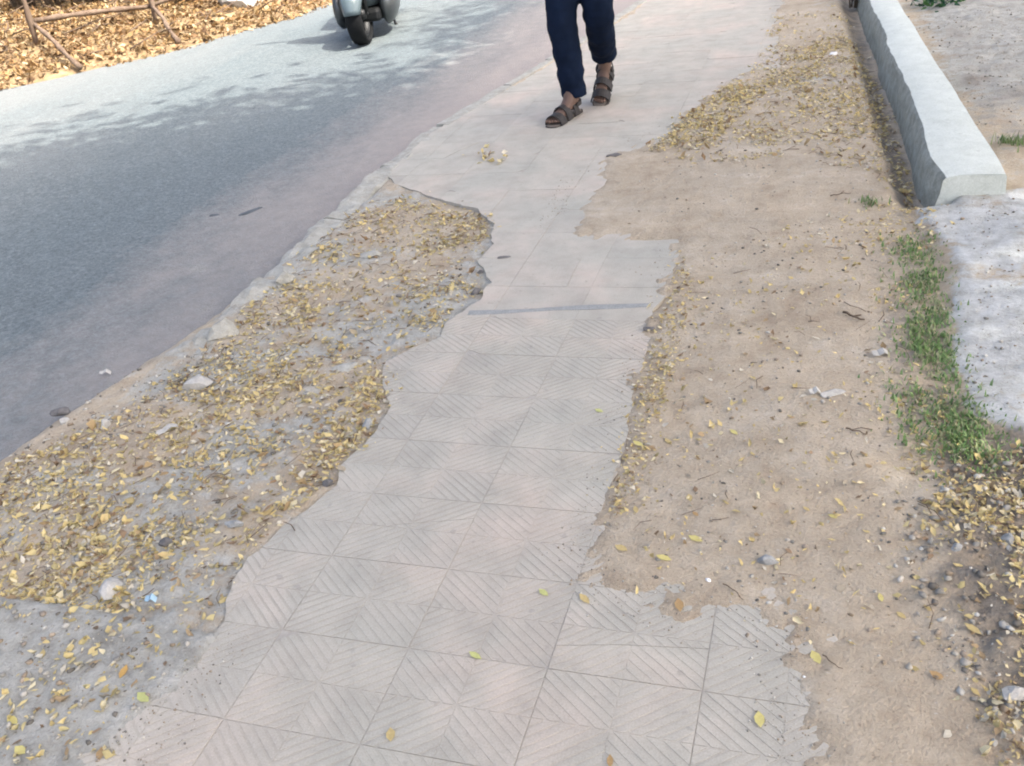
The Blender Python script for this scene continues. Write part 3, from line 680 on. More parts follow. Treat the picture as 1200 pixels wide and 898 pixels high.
# single leaves one can point at
def one_leaf(px, py, L, rz, col, lab, group=None):
    v = LT*np.array([L*random.uniform(.8, 1.3), L, L*random.uniform(.4, 1.4)])
    o = fast_mesh('fallen_leaf', v, LF, MAT['leaf'], np.repeat([col], 8, 0)); place(o, px, py, rz, .0015); tag(o, lab, 'leaf', group)
Yl, Yg, Yt, Yb = (.66, .58, .22), (.55, .56, .22), (.56, .44, .20), (.45, .30, .14)
for a in [(557, 769, .034, 1.2, Yg, 'yellow-green leaf alone on the lower middle tiles'), (890, 844, .034, .2, Yl, 'bright yellow leaf on the grooved tiles at lower right'),
    (637, 695, .030, 1.0, Yg, 'yellow leaf on the tiles just left of the soil corner'), (685, 703, .034, .9, Yt, 'curled tan leaf on the soil corner above the grooved tiles'),
    (796, 710, .036, .3, Yb, 'brown curled leaf at the top edge of the lower right tiles'), (778, 655, .036, 1.4, Yl, 'yellow leaf on the soil above the brown curled leaf'),
    (728, 643, .034, 1.2, Yt, 'tan leaf on the soil by the bottom of the straight path edge'), (702, 482, .028, 1.2, Yg, 'small yellow leaf on the tiles near the right path edge, midway'),
    (815, 632, .036, 1.2, Yl, 'yellow leaf on the bare soil between path and grey stone'), (745, 598, .026, .4, Yt, 'tan leaf at the right foot of the straight path edge'),
    (860, 507, .030, .8, Yl, 'yellow leaf on open soil well right of the path'), (748, 521, .036, 1.1, Yl, 'large pale yellow leaf just off the right path edge'),
    (783, 518, .032, .7, Yt, 'tan leaf right of the large pale yellow leaf'), (808, 584, .026, .3, Yt, 'small tan leaf on open soil above the lone yellow one'),
    (977, 606, .028, 1.3, Yl, 'yellow leaf on soil near the rubble, upper'), (956, 771, .034, .5, Yl, 'yellow leaf on dark soil right of the grooved tiles'),
    (1098, 793, .030, 1.1, Yb, 'brown leaf on soil left of the lower right rubble'), (1140, 738, .036, .9, Yt, 'tan leaf on the rubble at the lower right'),
    (1056, 722, .022, .9, Yt, 'small pale leaf midway between tiles and rubble'), (1032, 701, .024, .2, Yl, 'yellow leaf on soil midway between tiles and rubble'),
    (145, 788, .036, .2, (.62, .38, .12), 'orange leaf on the lower left cement patch'), (168, 818, .040, 1.2, Yg, 'pale yellow-green leaf pair on the lower left cement'),
    (15, 845, .036, 1.3, Yl, 'yellow leaf at the far left of the cement patch, upper'), (24, 880, .034, 1.3, Yl, 'yellow leaf at the far left of the cement patch, lower'),
    (50, 768, .030, .5, Yt, 'tan leaf on the cement patch near the left frame edge'), (118, 884, .030, .5, Yb, 'brown leaf on the cement patch near the bottom edge'),
    (458, 862, .03, .4, Yt, 'tan crumb of leaf on the bottom tiles'), (715, 893, .026, .2, Yb, 'small orange-brown leaf at the very bottom of the tiles'),
    (945, 597, .02, .9, Yt, 'tiny tan leaf on open soil left of the rubble'), (815, 603, .02, .9, Yb, 'tiny brown leaf beside the lone yellow leaf on the soil')]: one_leaf(*a)
cl = np.concatenate([scatter([(560, 178), (592, 178), (592, 194), (560, 194)], 22, 3, -2, 20)])
tag(leaves_mesh('leaf_clump', cl, (.03, .05), MAT['leaf']), 'small heap of dry leaves on the path below the walking feet', 'leaf clump', kind='stuff')

# ------------------------------------------------------------------ gravel and grass
def gravel(name, P, size, pal, lab):
    bm = bmesh.new(); bmesh.ops.create_icosphere(bm, subdivisions=1, radius=.5); bv = np.array([v.co[:] for v in bm.verts]); bf = np.array([[v.index for v in f.verts] for f in bm.faces]); bm.free()
    n = len(P); s = size[0]+(size[1]-size[0])*rng.random(n)**2.6
    T = bv[None]*(1+rng.normal(0, .26, (n, len(bv), 1))); T = T*np.stack([s, s*rng.uniform(.6, 1, n), s*rng.uniform(.35, .7, n)], -1)[:, None]
    az = rng.uniform(0, 6.28, n); ca, sa = np.cos(az)[:, None], np.sin(az)[:, None]
    x = T[..., 0]*ca-T[..., 1]*sa; y = T[..., 0]*sa+T[..., 1]*ca
    Vv = np.stack([x+P[:, 0, None], y+P[:, 1, None], T[..., 2]+P[:, 2, None]+s[:, None]*.12], -1).reshape(-1, 3)
    Ff = (bf[None]+(np.arange(n)*len(bv))[:, None, None]).reshape(-1, 3)
    col = pal[rng.integers(0, len(pal), n)]*rng.uniform(.8, 1.15, (n, 1))
    o = fast_mesh(name, Vv, Ff, GRAVEL, np.repeat(np.clip(col, 0, 1), len(bv), 0)); tag(o, lab, 'gravel', kind='stuff')
tg = NT('gravel_chip', .9, .2); tg.color(tg.mix(.5, tg.attr('tint'), tg.ramp(tg.noise(tg.coord(), 90, 4), [(.3, .33), (.7, .66)]), 'OVERLAY')); GRAVEL = tg.m
GP = np.array([(.33, .31, .26), (.24, .225, .19), (.42, .39, .33), (.33, .27, .20), (.16, .145, .12), (.50, .475, .41), (.28, .22, .15)])
gravel('gravel', np.concatenate([scatter([(1105, 560), (1230, 520), (1270, 900), (1175, 900), (1110, 760), (1060, 640)], 550, 5, -.3, 15), scatter([(1050, 600), (1110, 580), (1170, 850), (1110, 800)], 90, 4, -.4, 16)]), (.003, .022), GP, 'grey rubble chips in the lower right corner')
gravel('gravel', np.concatenate([scatter(LV, 900, 4, -.3, 17), scatter([(0, 480), (140, 440), (260, 400), (330, 330), (345, 345), (260, 440), (130, 520), (0, 580)], 420, 3, -.2, 18), scatter([(0, 700), (240, 742), (130, 898), (0, 898)], 160, 3, -.4, 19)]), (.005, .02), GP, 'small grey stone chips in the verge by the road')
gravel('gravel', np.concatenate([scatter([(800, 300), (1010, 250), (1060, 400), (1120, 600), (1100, 800), (960, 760), (760, 690), (720, 620)], 620, 3, -.4, 21), scatter([(800, 150), (990, 60), (1080, 230), (720, 270)], 420, 3, -.4, 22), scatter([(1070, 255), (1200, 240), (1200, 500), (1130, 480)], 180, 4, -.2, 23), scatter([(1060, 20), (1200, 10), (1200, 190), (1170, 190)], 520, 3, -.2, 24)]), (.004, .014), GP, 'fine grit scattered over the soil right of the path')
gravel('gravel', np.concatenate([scatter([(640, 640), (700, 640), (760, 690), (900, 700), (960, 800), (980, 898), (900, 898), (860, 760), (700, 720)], 420, 5, -.2, 51), scatter([(100, 898), (262, 735), (300, 740), (200, 898)], 220, 5, -.2, 52), scatter([(640, 280), (700, 185), (800, 140), (760, 150), (660, 210), (620, 280)], 260, 5, -.2, 53), scatter([(690, 640), (760, 390), (790, 290), (770, 290), (740, 390), (660, 640)], 220, 5, -.2, 54)]), (.002, .006), GP*1.1, 'sandy grit thinly spread on the paving edges')
def grass(name, P, h, lab, cols):
    n = len(P); L = rng.uniform(h[0], h[1], n); az = rng.uniform(0, 6.28, n); bend = rng.uniform(.2, 1.1, n); w = rng.uniform(.0018, .0036, n)
    dx, dy = np.cos(az), np.sin(az); Vv = []
    for k, t in enumerate((0, .5, 1)):
        cx = P[:, 0]+dx*L*bend*t*t*.8; cy = P[:, 1]+dy*L*bend*t*t*.8; cz = P[:, 2]+L*t*(1-.3*bend*t)
        ww = w*(1, .8, .08)[k]
        Vv += [np.stack([cx-dy*ww, cy+dx*ww, cz], -1), np.stack([cx+dy*ww, cy-dx*ww, cz], -1)]
    Vv = np.stack(Vv, 1).reshape(-1, 3); b = np.arange(n)[:, None]*6
    Ff = np.concatenate([b+np.array([[0, 1, 3, 2]]), b+np.array([[2, 3, 5, 4]])])
    col = cols[rng.integers(0, len(cols), n)]*rng.uniform(.75, 1.25, (n, 1))
    o = fast_mesh(name, Vv, Ff, MAT['green'], np.repeat(col, 6, 0)); tag(o, lab, 'grass', kind='stuff')
GC = np.array([(.19, .30, .10), (.23, .34, .13), (.16, .26, .10), (.30, .36, .17), (.38, .37, .22)])
gp = np.concatenate([scatter([(1055, 350), (1095, 345), (1112, 390), (1122, 450), (1095, 455), (1070, 420)], 900, 9, .1, 25), scatter([(1050, 290), (1088, 290), (1100, 350), (1065, 350)], 330, 9, .1, 26),
    scatter([(1110, 490), (1140, 495), (1180, 530), (1165, 560), (1120, 555)], 700, 10, .1, 27), scatter([(1035, 400), (1080, 390), (1120, 470), (1130, 550), (1070, 555), (1040, 480)], 450, 9, .2, 28), scatter([(1030, 280), (1095, 285), (1125, 440), (1210, 545), (1160, 580), (1060, 570), (1020, 430)], 500, 7, .0, 29), scatter([(1055, 300), (1090, 300), (1112, 390), (1124, 455), (1150, 500), (1185, 535), (1150, 560), (1100, 520), (1075, 430)], 1000, 8, -.1, 30)])
grass('grass', gp, (.005, .022), 'strip of short green grass between brown soil and pale cement', GC)
def tuft(px, py, r, n, h, lab, name='grass_tuft'):
    c = at(px, py); p = np.c_[rng.normal(c[0], r*.5, n), rng.normal(c[1], r*.5, n)]; p = np.c_[p, surf(p[:, 0], p[:, 1])]
    grass(name, p, h, lab, GC); o = C.objects[-1] if False else bpy.context.scene.objects[-1]
for (px, py, r, n, h, lab) in [(1020, 243, .04, 50, (.01, .04), 'small green tuft in front of the low wall end'), (1188, 185, .07, 110, (.02, .06), 'green weed tuft right of the low wall near the frame edge')]:
    c = at(px, py); p = np.c_[rng.normal(c[0], r*.5, n), rng.normal(c[1], r*.5, n)]; p = np.c_[p, surf(p[:, 0], p[:, 1])]
    grass('grass_tuft', p, h, lab, GC*.8)

# ------------------------------------------------------------------ leafy plants
def leafy(name, base, stems, h, spread, nleaf, lsize, cols, parent_label, cat, group=None, stem_mat='bark', lean=(0, 0)):
    root = empty(name, base); st = MB(); pts = []
    for k in range(stems):
        a = random.uniform(0, 6.28); r = spread*random.uniform(.1, 1)
        tip = np.array([r*math.cos(a)+lean[0], r*math.sin(a)+lean[1], h*random.uniform(.65, 1.0)]); b0 = np.array([.25*r*math.cos(a+.5), .25*r*math.sin(a+.5), -.03])
        ps = [b0+(tip-b0)*t+np.array([.03*math.sin(3*t+k), .03*math.cos(4*t+k), 0])*t for t in (0, .25, .5, .75, 1)]
        st.tube(ps, [.012*h, .010*h, .008*h, .006*h, .003*h], n=6); pts += [(ps, random.random()) for _ in range(nleaf//stems)]
    st.obj('stem', MAT[stem_mat], root, smooth=True)
    P = []
    for ps, _ in pts:
        t = random.uniform(.25, 1)*4; i = min(int(t), 3); f = t-i; q = ps[i]*(1-f)+ps[i+1]*f
        P.append(q+np.array([random.gauss(0, .1*spread+.03), random.gauss(0, .1*spread+.03), random.gauss(0, .03)]))
    o = leaves_mesh('foliage', np.array(P), lsize, MAT['green'], np.array(cols), np.ones(len(cols)), tilt=.8); o.parent = root
    return tag(root, parent_label, cat, group)
GD = [(.06, .10, .035), (.09, .14, .05), (.12, .17, .06), (.05, .075, .03)]
p = at(1003, 6); leafy('shrub', (p[0]-.02, p[1]+.08, .0), 9, .55, .16, 110, (.03, .06), [(.10, .075, .05), (.13, .10, .06), (.07, .09, .04)], 'dark woody shrub stems against the far left side of the low wall', 'shrub')
p = at(950, 2); leafy('shrub', (p[0]-.05, p[1]+.3, .0), 7, .35, .2, 150, (.03, .06), GD, 'low dark green shrub at the top of the litter strip', 'shrub')
p = at(1092, 14); leafy('low_plant', (p[0], p[1], .02), 6, .09, .17, 150, (.03, .06), [(.05, .13, .06), (.04, .10, .07), (.10, .22, .07)], 'dark bluish-green low plant on the soil beyond the wall', 'plant')

# ------------------------------------------------------------------ far bank with golden litter, poles and stems
def bank(x, y):
    x = np.asarray(x, float); y = np.asarray(y, float)
    ex = np.interp(y, [p[1] for p in far_edge], [p[0] for p in far_edge])
    s = ex-x
    n = fbm(x, y, 1.3, 21, 4)
    return -.10 + .09*sstep(-.35, .15, s+.22*n) + .05*sstep(.0, .6, s) + .16*sstep(.3, 1.8, s) + .05*n*sstep(0, .5, s) + .035*fbm(x, y, 6, 25, 3)*sstep(-.2, .3, s), s
bx = spaced(-16, -4.2, .16, .045); by = np.concatenate([spaced(0, 6, .4, .06), spaced(6.06, 11, .045, .06), spaced(11.1, 24, .15, .6)])
X, Y = np.meshgrid(bx, by); Z, S = bank(X.ravel(), Y.ravel())
rim = np.maximum(np.maximum(sstep(-14.5, -16, X), sstep(1, 0, Y)), sstep(20, 24, Y)).ravel(); Z = Z*(1-rim)-.14*rim
idx = np.arange(len(bx)*len(by)).reshape(len(by), len(bx))
F = np.stack([idx[:-1, :-1], idx[:-1, 1:], idx[1:, 1:], idx[1:, :-1]], -1).reshape(-1, 4)
bm_ = NT('bank_soil', .95, .15); Pq = bm_.coord(); f = bm_.noise(Pq, 9, 6, .7); bm_.color(bm_.ramp(f, [(.3, (.14, .09, .05)), (.55, (.25, .18, .10)), (.75, (.36, .28, .18))])); bm_.bump(f, .8, .02)
tag(fast_mesh('bank', np.c_[X.ravel(), Y.ravel(), Z], F, bm_.m, smooth=True), kind='structure')
n = 110000; x = rng.uniform(-13, -4.4, n); y = rng.uniform(4.5, 15, n); z, s = bank(x, y)
cov = (s > -.26+.16*fbm(x, y, 2.4, 33, 3)) & (rng.random(n) < np.where(s < .0, .6, 1)) & (rng.random(n) < np.clip(1.2-.05*(y-8), .3, 1))
LP = np.c_[x, y, z][cov]; LP[:, 2] += rng.uniform(0, .03, len(LP))
FP = np.array([(.30, .195, .085), (.25, .15, .065), (.35, .255, .13), (.17, .098, .045), (.42, .33, .20), (.09, .052, .026)])
tag(leaves_mesh('leaf_litter', LP, (.02, .075), MAT['litter_far'], FP, np.array([.24, .2, .16, .16, .10, .14]), tilt=.6), 'deep golden dry leaves banked along the far side of the road', 'leaf litter', kind='stuff')

tw = MB()
for k in range(260):
    x_ = random.uniform(-10.5, -5.2); y_ = random.uniform(6, 11.5); z_, s_ = bank(x_, y_)
    if s_ < .05: continue
    a_ = random.uniform(0, 6.28); l_ = random.uniform(.12, .5); e_ = random.uniform(.0, .12)
    tw.tube([(x_, y_, float(z_)+.02), (x_+.5*l_*math.cos(a_), y_+.5*l_*math.sin(a_), float(z_)+.035+e_*.5), (x_+l_*math.cos(a_+.2), y_+l_*math.sin(a_+.2), float(z_)+.03+e_)], [.008, .006, .003], n=5)
tag(tw.obj('dry_brush', MAT['pole'], smooth=True), 'broken dry sticks lying in the golden leaves across the road', 'brush', kind='stuff')
def far_pt(px, py, z, s_in):
    "a point seen at a pixel, on the bank at height z"
    return at(px, py, z)
b0 = at(50, 66, .04); pr = at(205, 44, .03)
fence = empty('pole_fence', (b0[0], b0[1], .0)); tag(fence, 'rustic fence of weathered poles leaning in the dry leaves across the road', 'fence')
def fpole(name, pts, r0, r1):
    m = MB(); q = [np.array(p)-np.array([b0[0], b0[1], 0]) for p in pts]; n = len(q)
    m.tube(q, [(r0+(r1-r0)*k/(n-1))*.62*(1+.22*math.sin(k*2.3+r0*90)) for k in range(n)], n=8, wob=.12, seed=len(pts)); return m.obj(name, MAT['pole'], fence, smooth=True)
def seg(a, b, n=9, w=.022): return [np.array(a)*(1-t)+np.array(b)*t+np.array([w*math.sin(7*t+a[0]), w*math.cos(5*t+a[1]), w*math.sin(4*t)*.5]) for t in np.linspace(0, 1, n)]
A0 = np.array([b0[0], b0[1], bank(b0[0], b0[1])[0]-.05]); 
fpole('post', seg(A0, (A0[0]+.02, A0[1]+.06, A0[2]+1.15)), .045, .034)
A1 = at(56, 27, .40)*0+np.array([A0[0]+.03, A0[1]+.03, A0[2]+.24])
fpole('brace', seg(A1, np.r_[at(92, 76, .02)[:2], .0]), .034, .04)
B0 = np.r_[at(184, 26, .10)[:2], .06]; 
fpole('post', seg(B0, (B0[0], B0[1]+.05, 1.1)), .04, .032)
B1 = np.array([B0[0], B0[1]+.02, .26])
fpole('rail', seg(A1+np.array([0, 0, .02]), B1, 11, .03), .042, .036)
fpole('brace', seg(B1, np.r_[at(207, 46, .02)[:2], .0]), .032, .038)
C0 = np.array([B0[0]+.75*(B0[0]-A0[0]), B0[1]+.75*(B0[1]-A0[1]), .36])
fpole('rail', seg(B1, C0, 9, .03), .036, .033); fpole('post', seg((C0[0], C0[1], -.02), (C0[0], C0[1], 1.05)), .04, .03)
# blue sheet leaning at the far left
q = at(4, 48, .05); root = empty('blue_panel', (q[0]-.05, q[1], .0)); tag(root, 'faded blue metal frame holding a blue-grey sheet at the far left corner', 'panel')
MB().tube([(0, 0, -.05), (.10, .12, 1.0)], .028, n=10).obj('frame_bar', MAT['bluepaint'], root, smooth=True)
MB().tube([(-1.0, -.2, -.05), (-.9, -.08, 1.0)], .028, n=10).obj('frame_bar', MAT['bluepaint'], root, smooth=True)
MB().tube([(.10, .12, 1.0), (-.9, -.08, 1.0)], .028, n=10).obj('frame_bar', MAT['bluepaint'], root, smooth=True)
MB().add([(-.02, .03, .06), (-.98, -.16, .06), (-.90, -.05, .98), (.08, .13, .98), (-.02, .04, .06), (-.98, -.15, .06), (-.90, -.04, .98), (.08, .14, .98)], [(0, 1, 2, 3), (7, 6, 5, 4), (0, 4, 5, 1), (1, 5, 6, 2), (2, 6, 7, 3), (3, 7, 4, 0)]).obj('sheet', MAT['bluesheet'], root)
# dark stems and undergrowth behind the poles
spots = [(28, 6), (62, 3), (95, 0), (128, -4), (150, -8), (10, -10), (180, -14), (215, -8)]
labs = ['dark upright undergrowth right of the blue panel', 'dark stems just behind the standing fence post', 'dark stems behind the left half of the fence rail', 'dark stems behind the middle of the fence rail', 'greenish stems behind the right end of the fence rail', 'undergrowth behind the blue panel', 'dry stems behind the second fence post', 'straw-coloured stems beyond the right end of the fence']
for (px, py), lab in zip(spots, labs):
    p = at(px, py, .25); zz = float(bank(p[0], p[1])[0])
    leafy('undergrowth', (p[0], p[1], zz), 16, 1.5, .5, 260, (.06, .13), [(.09, .11, .04), (.13, .13, .05), (.20, .16, .07), (.06, .08, .03)] if px < 170 else [(.35, .27, .12), (.28, .22, .1), (.2, .2, .08)], lab, 'shrub', 'undergrowth along the far bank')
o = lump('boulder', (.5, .4, .34), MAT['stone_pale'], 99); p = at(283, 8, .05); o.location = (p[0], p[1], float(bank(p[0], p[1])[0])-.02); tag(o, 'pale boulder in the dry leaves at the far bend of the road', 'boulder')

# ------------------------------------------------------------------ people
def skin_mesh(name, joints, edges, radii, mat, parent=None, sub=2, root=0):
    me = bpy.data.meshes.new(name); me.from_pydata([tuple(j) for j in joints], edges, []); me.materials.append(mat)
    o = bpy.data.objects.new(name, me); C.objects.link(o)
    if parent: o.parent = parent
    m = o.modifiers.new('skin', 'SKIN'); m.use_smooth_shade = True; m.branch_smoothing = .4
    for k, v in enumerate(me.skin_vertices[0].data):
        r = radii[k]; v.radius = r if isinstance(r, tuple) else (r, r); v.use_root = (k == root)
    s = o.modifiers.new('sub', 'SUBSURF'); s.levels = sub; s.render_levels = sub
    return o
def remeshed(o, size, it=4):
    r = o.modifiers.new('remesh', 'REMESH'); r.mode = 'VOXEL'; r.voxel_size = size; r.use_smooth_shade = True
    s = o.modifiers.new('smooth', 'SMOOTH'); s.iterations = it; s.factor = .5
px0 = np.array([-1.385, 4.90, 0])
person = empty('person', tuple(px0)); tag(person, 'person walking toward the camera in dark navy trousers and strapped sandals', 'person')
def L(*p): return tuple(np.array(p)-px0)
hipR, kneeR, ankR = (-1.375, 5.00, .90), (-1.395, 4.895, .49), (-1.375, 4.925, .085)
hipL, kneeL, ankL = (-1.215, 5.02, .90), (-1.205, 4.94, .50), (-1.262, 5.235, .175)
toeR, ballR, heelR = (-1.452, 4.712, .022), (-1.435, 4.772, .03), (-1.372, 4.955, .035)
toeL, ballL, heelL = (-1.272, 5.055, .018), (-1.270, 5.105, .045), (-1.262, 5.275, .155)
J = [(-1.295, 5.02, .95), (-1.295, 5.0, 1.12), (-1.295, 4.99, 1.32), (-1.295, 4.99, 1.44), (-1.295, 4.975, 1.50), (-1.295, 4.965, 1.58), (-1.295, 4.955, 1.67), (-1.295, 4.97, 1.72),
     (-1.475, 5.0, 1.40), (-1.53, 5.07, 1.13), (-1.53, 5.02, .90), (-1.535, 5.0, .83),
     (-1.115, 5.0, 1.40), (-1.06, 4.96, 1.13), (-1.06, 4.82, .93), (-1.065, 4.78, .86),
     hipR, kneeR, ankR, heelR, ballR, hipL, kneeL, ankL, heelL, ballL]
E_ = [(0, 1), (1, 2), (2, 3), (3, 4), (4, 5), (5, 6), (6, 7), (2, 8), (8, 9), (9, 10), (10, 11), (2, 12), (12, 13), (13, 14), (14, 15), (0, 16), (16, 17), (17, 18), (18, 19), (18, 20), (0, 21), (21, 22), (22, 23), (23, 24), (23, 25)]
Rr = [(.12, .09), (.12, .085), (.13, .09), (.07, .06), .052, .075, .088, .06, .055, .042, .03, .028, .055, .042, .03, .028, .08, .055, .036, .034, (.042, .024), .08, .055, .036, .034, (.042, .024)]
# toes and fingers hang on the same skeleton
def extra(fr, pts, rs):
    prev = fr
    for p, r in zip(pts, rs):
        J.append(p); Rr.append(r); E_.append((prev, len(J)-1)); prev = len(J)-1
for (bi, ball, toe) in ((20, ballR, toeR), (25, ballL, toeL)):
    b = np.array(ball); t = np.array(toe); d = t-b; side = np.cross(d/np.linalg.norm(d), [0, 0, 1])
    for k, (o_, ln) in enumerate(((-.030, .95), (-.014, 1.0), (.001, .92), (.016, .82), (.029, .68))):
        k_ = o_ if ball is ballL else -o_
        extra(bi, [tuple(b+side*k_+d*.35), tuple(b+side*k_*1.1+d*ln)], [.010, .0085])
for (wi, w, sx) in ((11, J[11], 1), (15, J[15], -1)):
    w = np.array(w)
    for k, o_ in enumerate((-.03, -.011, .008, .026)):
        extra(wi, [tuple(w+np.array([.0, o_, -.045])), tuple(w+np.array([sx*.012, o_*1.1, -.085+.008*abs(k-1)])), tuple(w+np.array([sx*.03, o_*1.1, -.105+.01*abs(k-1)]))], [.011, .009, .008])
    extra(wi, [tuple(w+np.array([sx*.015, -.035, -.02])), tuple(w+np.array([sx*.03, -.05, -.055]))], [.012, .009])
body = skin_mesh('body', [L(*j) for j in J], E_, Rr, MAT['skin'], person, 2)
# face details, hair
hd = np.array(L(-1.295, 4.955, 1.64))
o = lump('hair', (.19, .21, .14), MAT['hair'], 3, person, 3, .2, .05); o.location = tuple(hd+np.array([0, .022, .035]))
for sx in (-1, 1):
    o = lump('eye', (.024, .014, .014), MAT['white'], 4, person, 2, .5, 0); o.location = tuple(hd+np.array([sx*.032, -.092, .0]))
    o = lump('ear', (.018, .035, .055), MAT['skin'], 6, person, 2, .5, .05); o.location = tuple(hd+np.array([sx*.088, .01, -.02]))
o = lump('nose', (.03, .03, .045), MAT['skin'], 7, person, 2, .5, .02); o.location = tuple(hd+np.array([0, -.098, -.035]))
o = lump('mouth', (.045, .015, .014), plain('lip', (.2, .08, .06)), 8, person, 2, .5, 0); o.location = tuple(hd+np.array([0, -.086, -.07]))
# trousers: both legs lofted and fused into one garment
tr = MB()
def leg_loft(pts, rad, seed):
    q = []; rr = []
    P_ = [np.array(p) for p in pts]
    for i in range(len(P_)-1):
        for t in np.linspace(0, 1, 7)[:-1]:
            q.append(P_[i]*(1-t)+P_[i+1]*t); a = np.array(rad[i])*(1-t)+np.array(rad[i+1])*t; rr.append(a)
    q.append(P_[-1]); rr.append(np.array(rad[-1]))
    q = [q[0]]+[(q[i-1]+2*q[i]+q[i+1])/4 for i in range(1, len(q)-1)]+[q[-1]]
    r_ = []
    for i, (p, a) in enumerate(zip(q, rr)):
        w = 1+.05*math.sin(i*1.9+seed)*(.3+i/len(q)); r_.append((float(a[0]*w), float(a[1]*w)))
    tr.tube(q, r_, n=20)
leg_loft([L(-1.365, 5.02, 1.0), L(-1.375, 5.0, .78), L(-1.393, 4.905, .50), L(-1.380, 4.925, .28), L(-1.372, 4.935, .095)], [(.09, .10), (.087, .095), (.073, .080), (.068, .072), (.061, .068)], 1)
leg_loft([L(-1.225, 5.02, 1.0), L(-1.215, 5.0, .78), L(-1.207, 4.955, .51), L(-1.235, 5.085, .345), L(-1.258, 5.215, .235)], [(.09, .10), (.086, .095), (.074, .082), (.070, .074), (.062, .068)], 2)
tr.tube([L(-1.295, 5.02, .86), L(-1.295, 5.02, .97), L(-1.295, 5.01, 1.06)], [(.135, .10), (.165, .115), (.155, .11)], n=20)
trousers = tr.obj('trousers', MAT['navy'], person, smooth=True); remeshed(trousers, .010, 3)
tx_ = bpy.data.textures.new('folds', 'CLOUDS'); tx_.noise_scale = .055
dm = trousers.modifiers.new('folds', 'DISPLACE'); dm.texture = tx_; dm.strength = .017; dm.mid_level = .5
sh = MB(); sh.tube([L(-1.295, 5.02, .93), L(-1.295, 5.01, 1.1), L(-1.295, 5.0, 1.3), L(-1.295, 4.99, 1.42), L(-1.295, 4.985, 1.48)], [(.17, .125), (.165, .12), (.18, .12), (.14, .085), (.065, .06)], n=20)
for s_, e_, m_ in ((J[8], J[9], -1), (J[12], J[13], 1)): sh.tube([L(-1.295+m_*.1, 5.0, 1.40), L(*s_), tuple(np.array(L(*s_))*.35+np.array(L(*e_))*.65)], [.075, .075, .062], n=14)
shirt = sh.obj('shirt', MAT['shirt'], person, smooth=True); remeshed(shirt, .012, 4)
def sandal(heel, ball, toe, ank, flip):
    heel, ball, toe, ank = [np.array(L(*p)) for p in (heel, ball, toe, ank)]
    root = None
    axis = toe-heel; axis /= np.linalg.norm(axis); 
    upz = np.array([0, 0, 1.0]); upz -= axis*np.dot(upz, axis); upz /= np.linalg.norm(upz); side = np.cross(axis, upz)
    base = (heel+ball)/2-upz*.030; Lf = np.linalg.norm(toe-heel)+.038; mid = (toe+heel)/2
    prof = [(-.5, .022), (-.46, .033), (-.3, .036), (-.05, .036), (.2, .044), (.36, .046), (.46, .034), (.5, .012)]
    out = [(u, w) for u, w in prof]+[(u, -w) for u, w in prof[::-1]]
    off = -.040
    for nm, z0, z1, k, mt in (('sandal_sole', off, off+.020, 1.0, 'sole'), ('sandal_insole', off+.0205, off+.024, .93, 'insole')):
        Vv = [tuple(mid+axis*u*Lf*k+side*w*k+upz*(z0)) for u, w in out]+[tuple(mid+axis*u*Lf*k+side*w*k+upz*(z1)) for u, w in out]
        n = len(out); mesh_obj(nm, Vv, [tuple(range(n))[::-1], tuple(range(n, 2*n))]+[(i, (i+1) % n, n+(i+1) % n, n+i) for i in range(n)], MAT[mt], person)
    # straps arching over the foot
    for (u, h, hw, bw) in ((.27, .048, .046, .026), (.04, .070, .044, .022), (-.22, .085, .040, .020)):
        rings = []
        for a in np.linspace(0, math.pi, 13):
            c = mid+axis*(u*Lf)+side*(math.cos(a)*hw*1.08)+upz*(off+.018+math.sin(a)*h); nrm = side*math.cos(a)+upz*math.sin(a)
            rings.append([tuple(c-axis*bw), tuple(c+axis*bw), tuple(c+axis*bw+nrm*.005), tuple(c-axis*bw+nrm*.005)])
        m = MB(); m.add(*loft(rings)); m.obj('sandal_strap', MAT['strap'], person, smooth=False)
    rings = []
    for a in np.linspace(-1.9, 1.9, 13):
        c = mid+axis*(-.30*Lf)-axis*math.cos(a)*.055+side*math.sin(a)*.044+upz*(off+.070); nrm = -axis*math.cos(a)+side*math.sin(a)
        rings.append([tuple(c-upz*.011), tuple(c+upz*.011), tuple(c+upz*.011+nrm*.005), tuple(c-upz*.011+nrm*.005)])
    m = MB(); m.add(*loft(rings)); m.obj('heel_strap', MAT['strap'], person)
sandal(heelR, ballR, toeR, ankR, 1); sandal(heelL, ballL, toeL, ankL, -1)

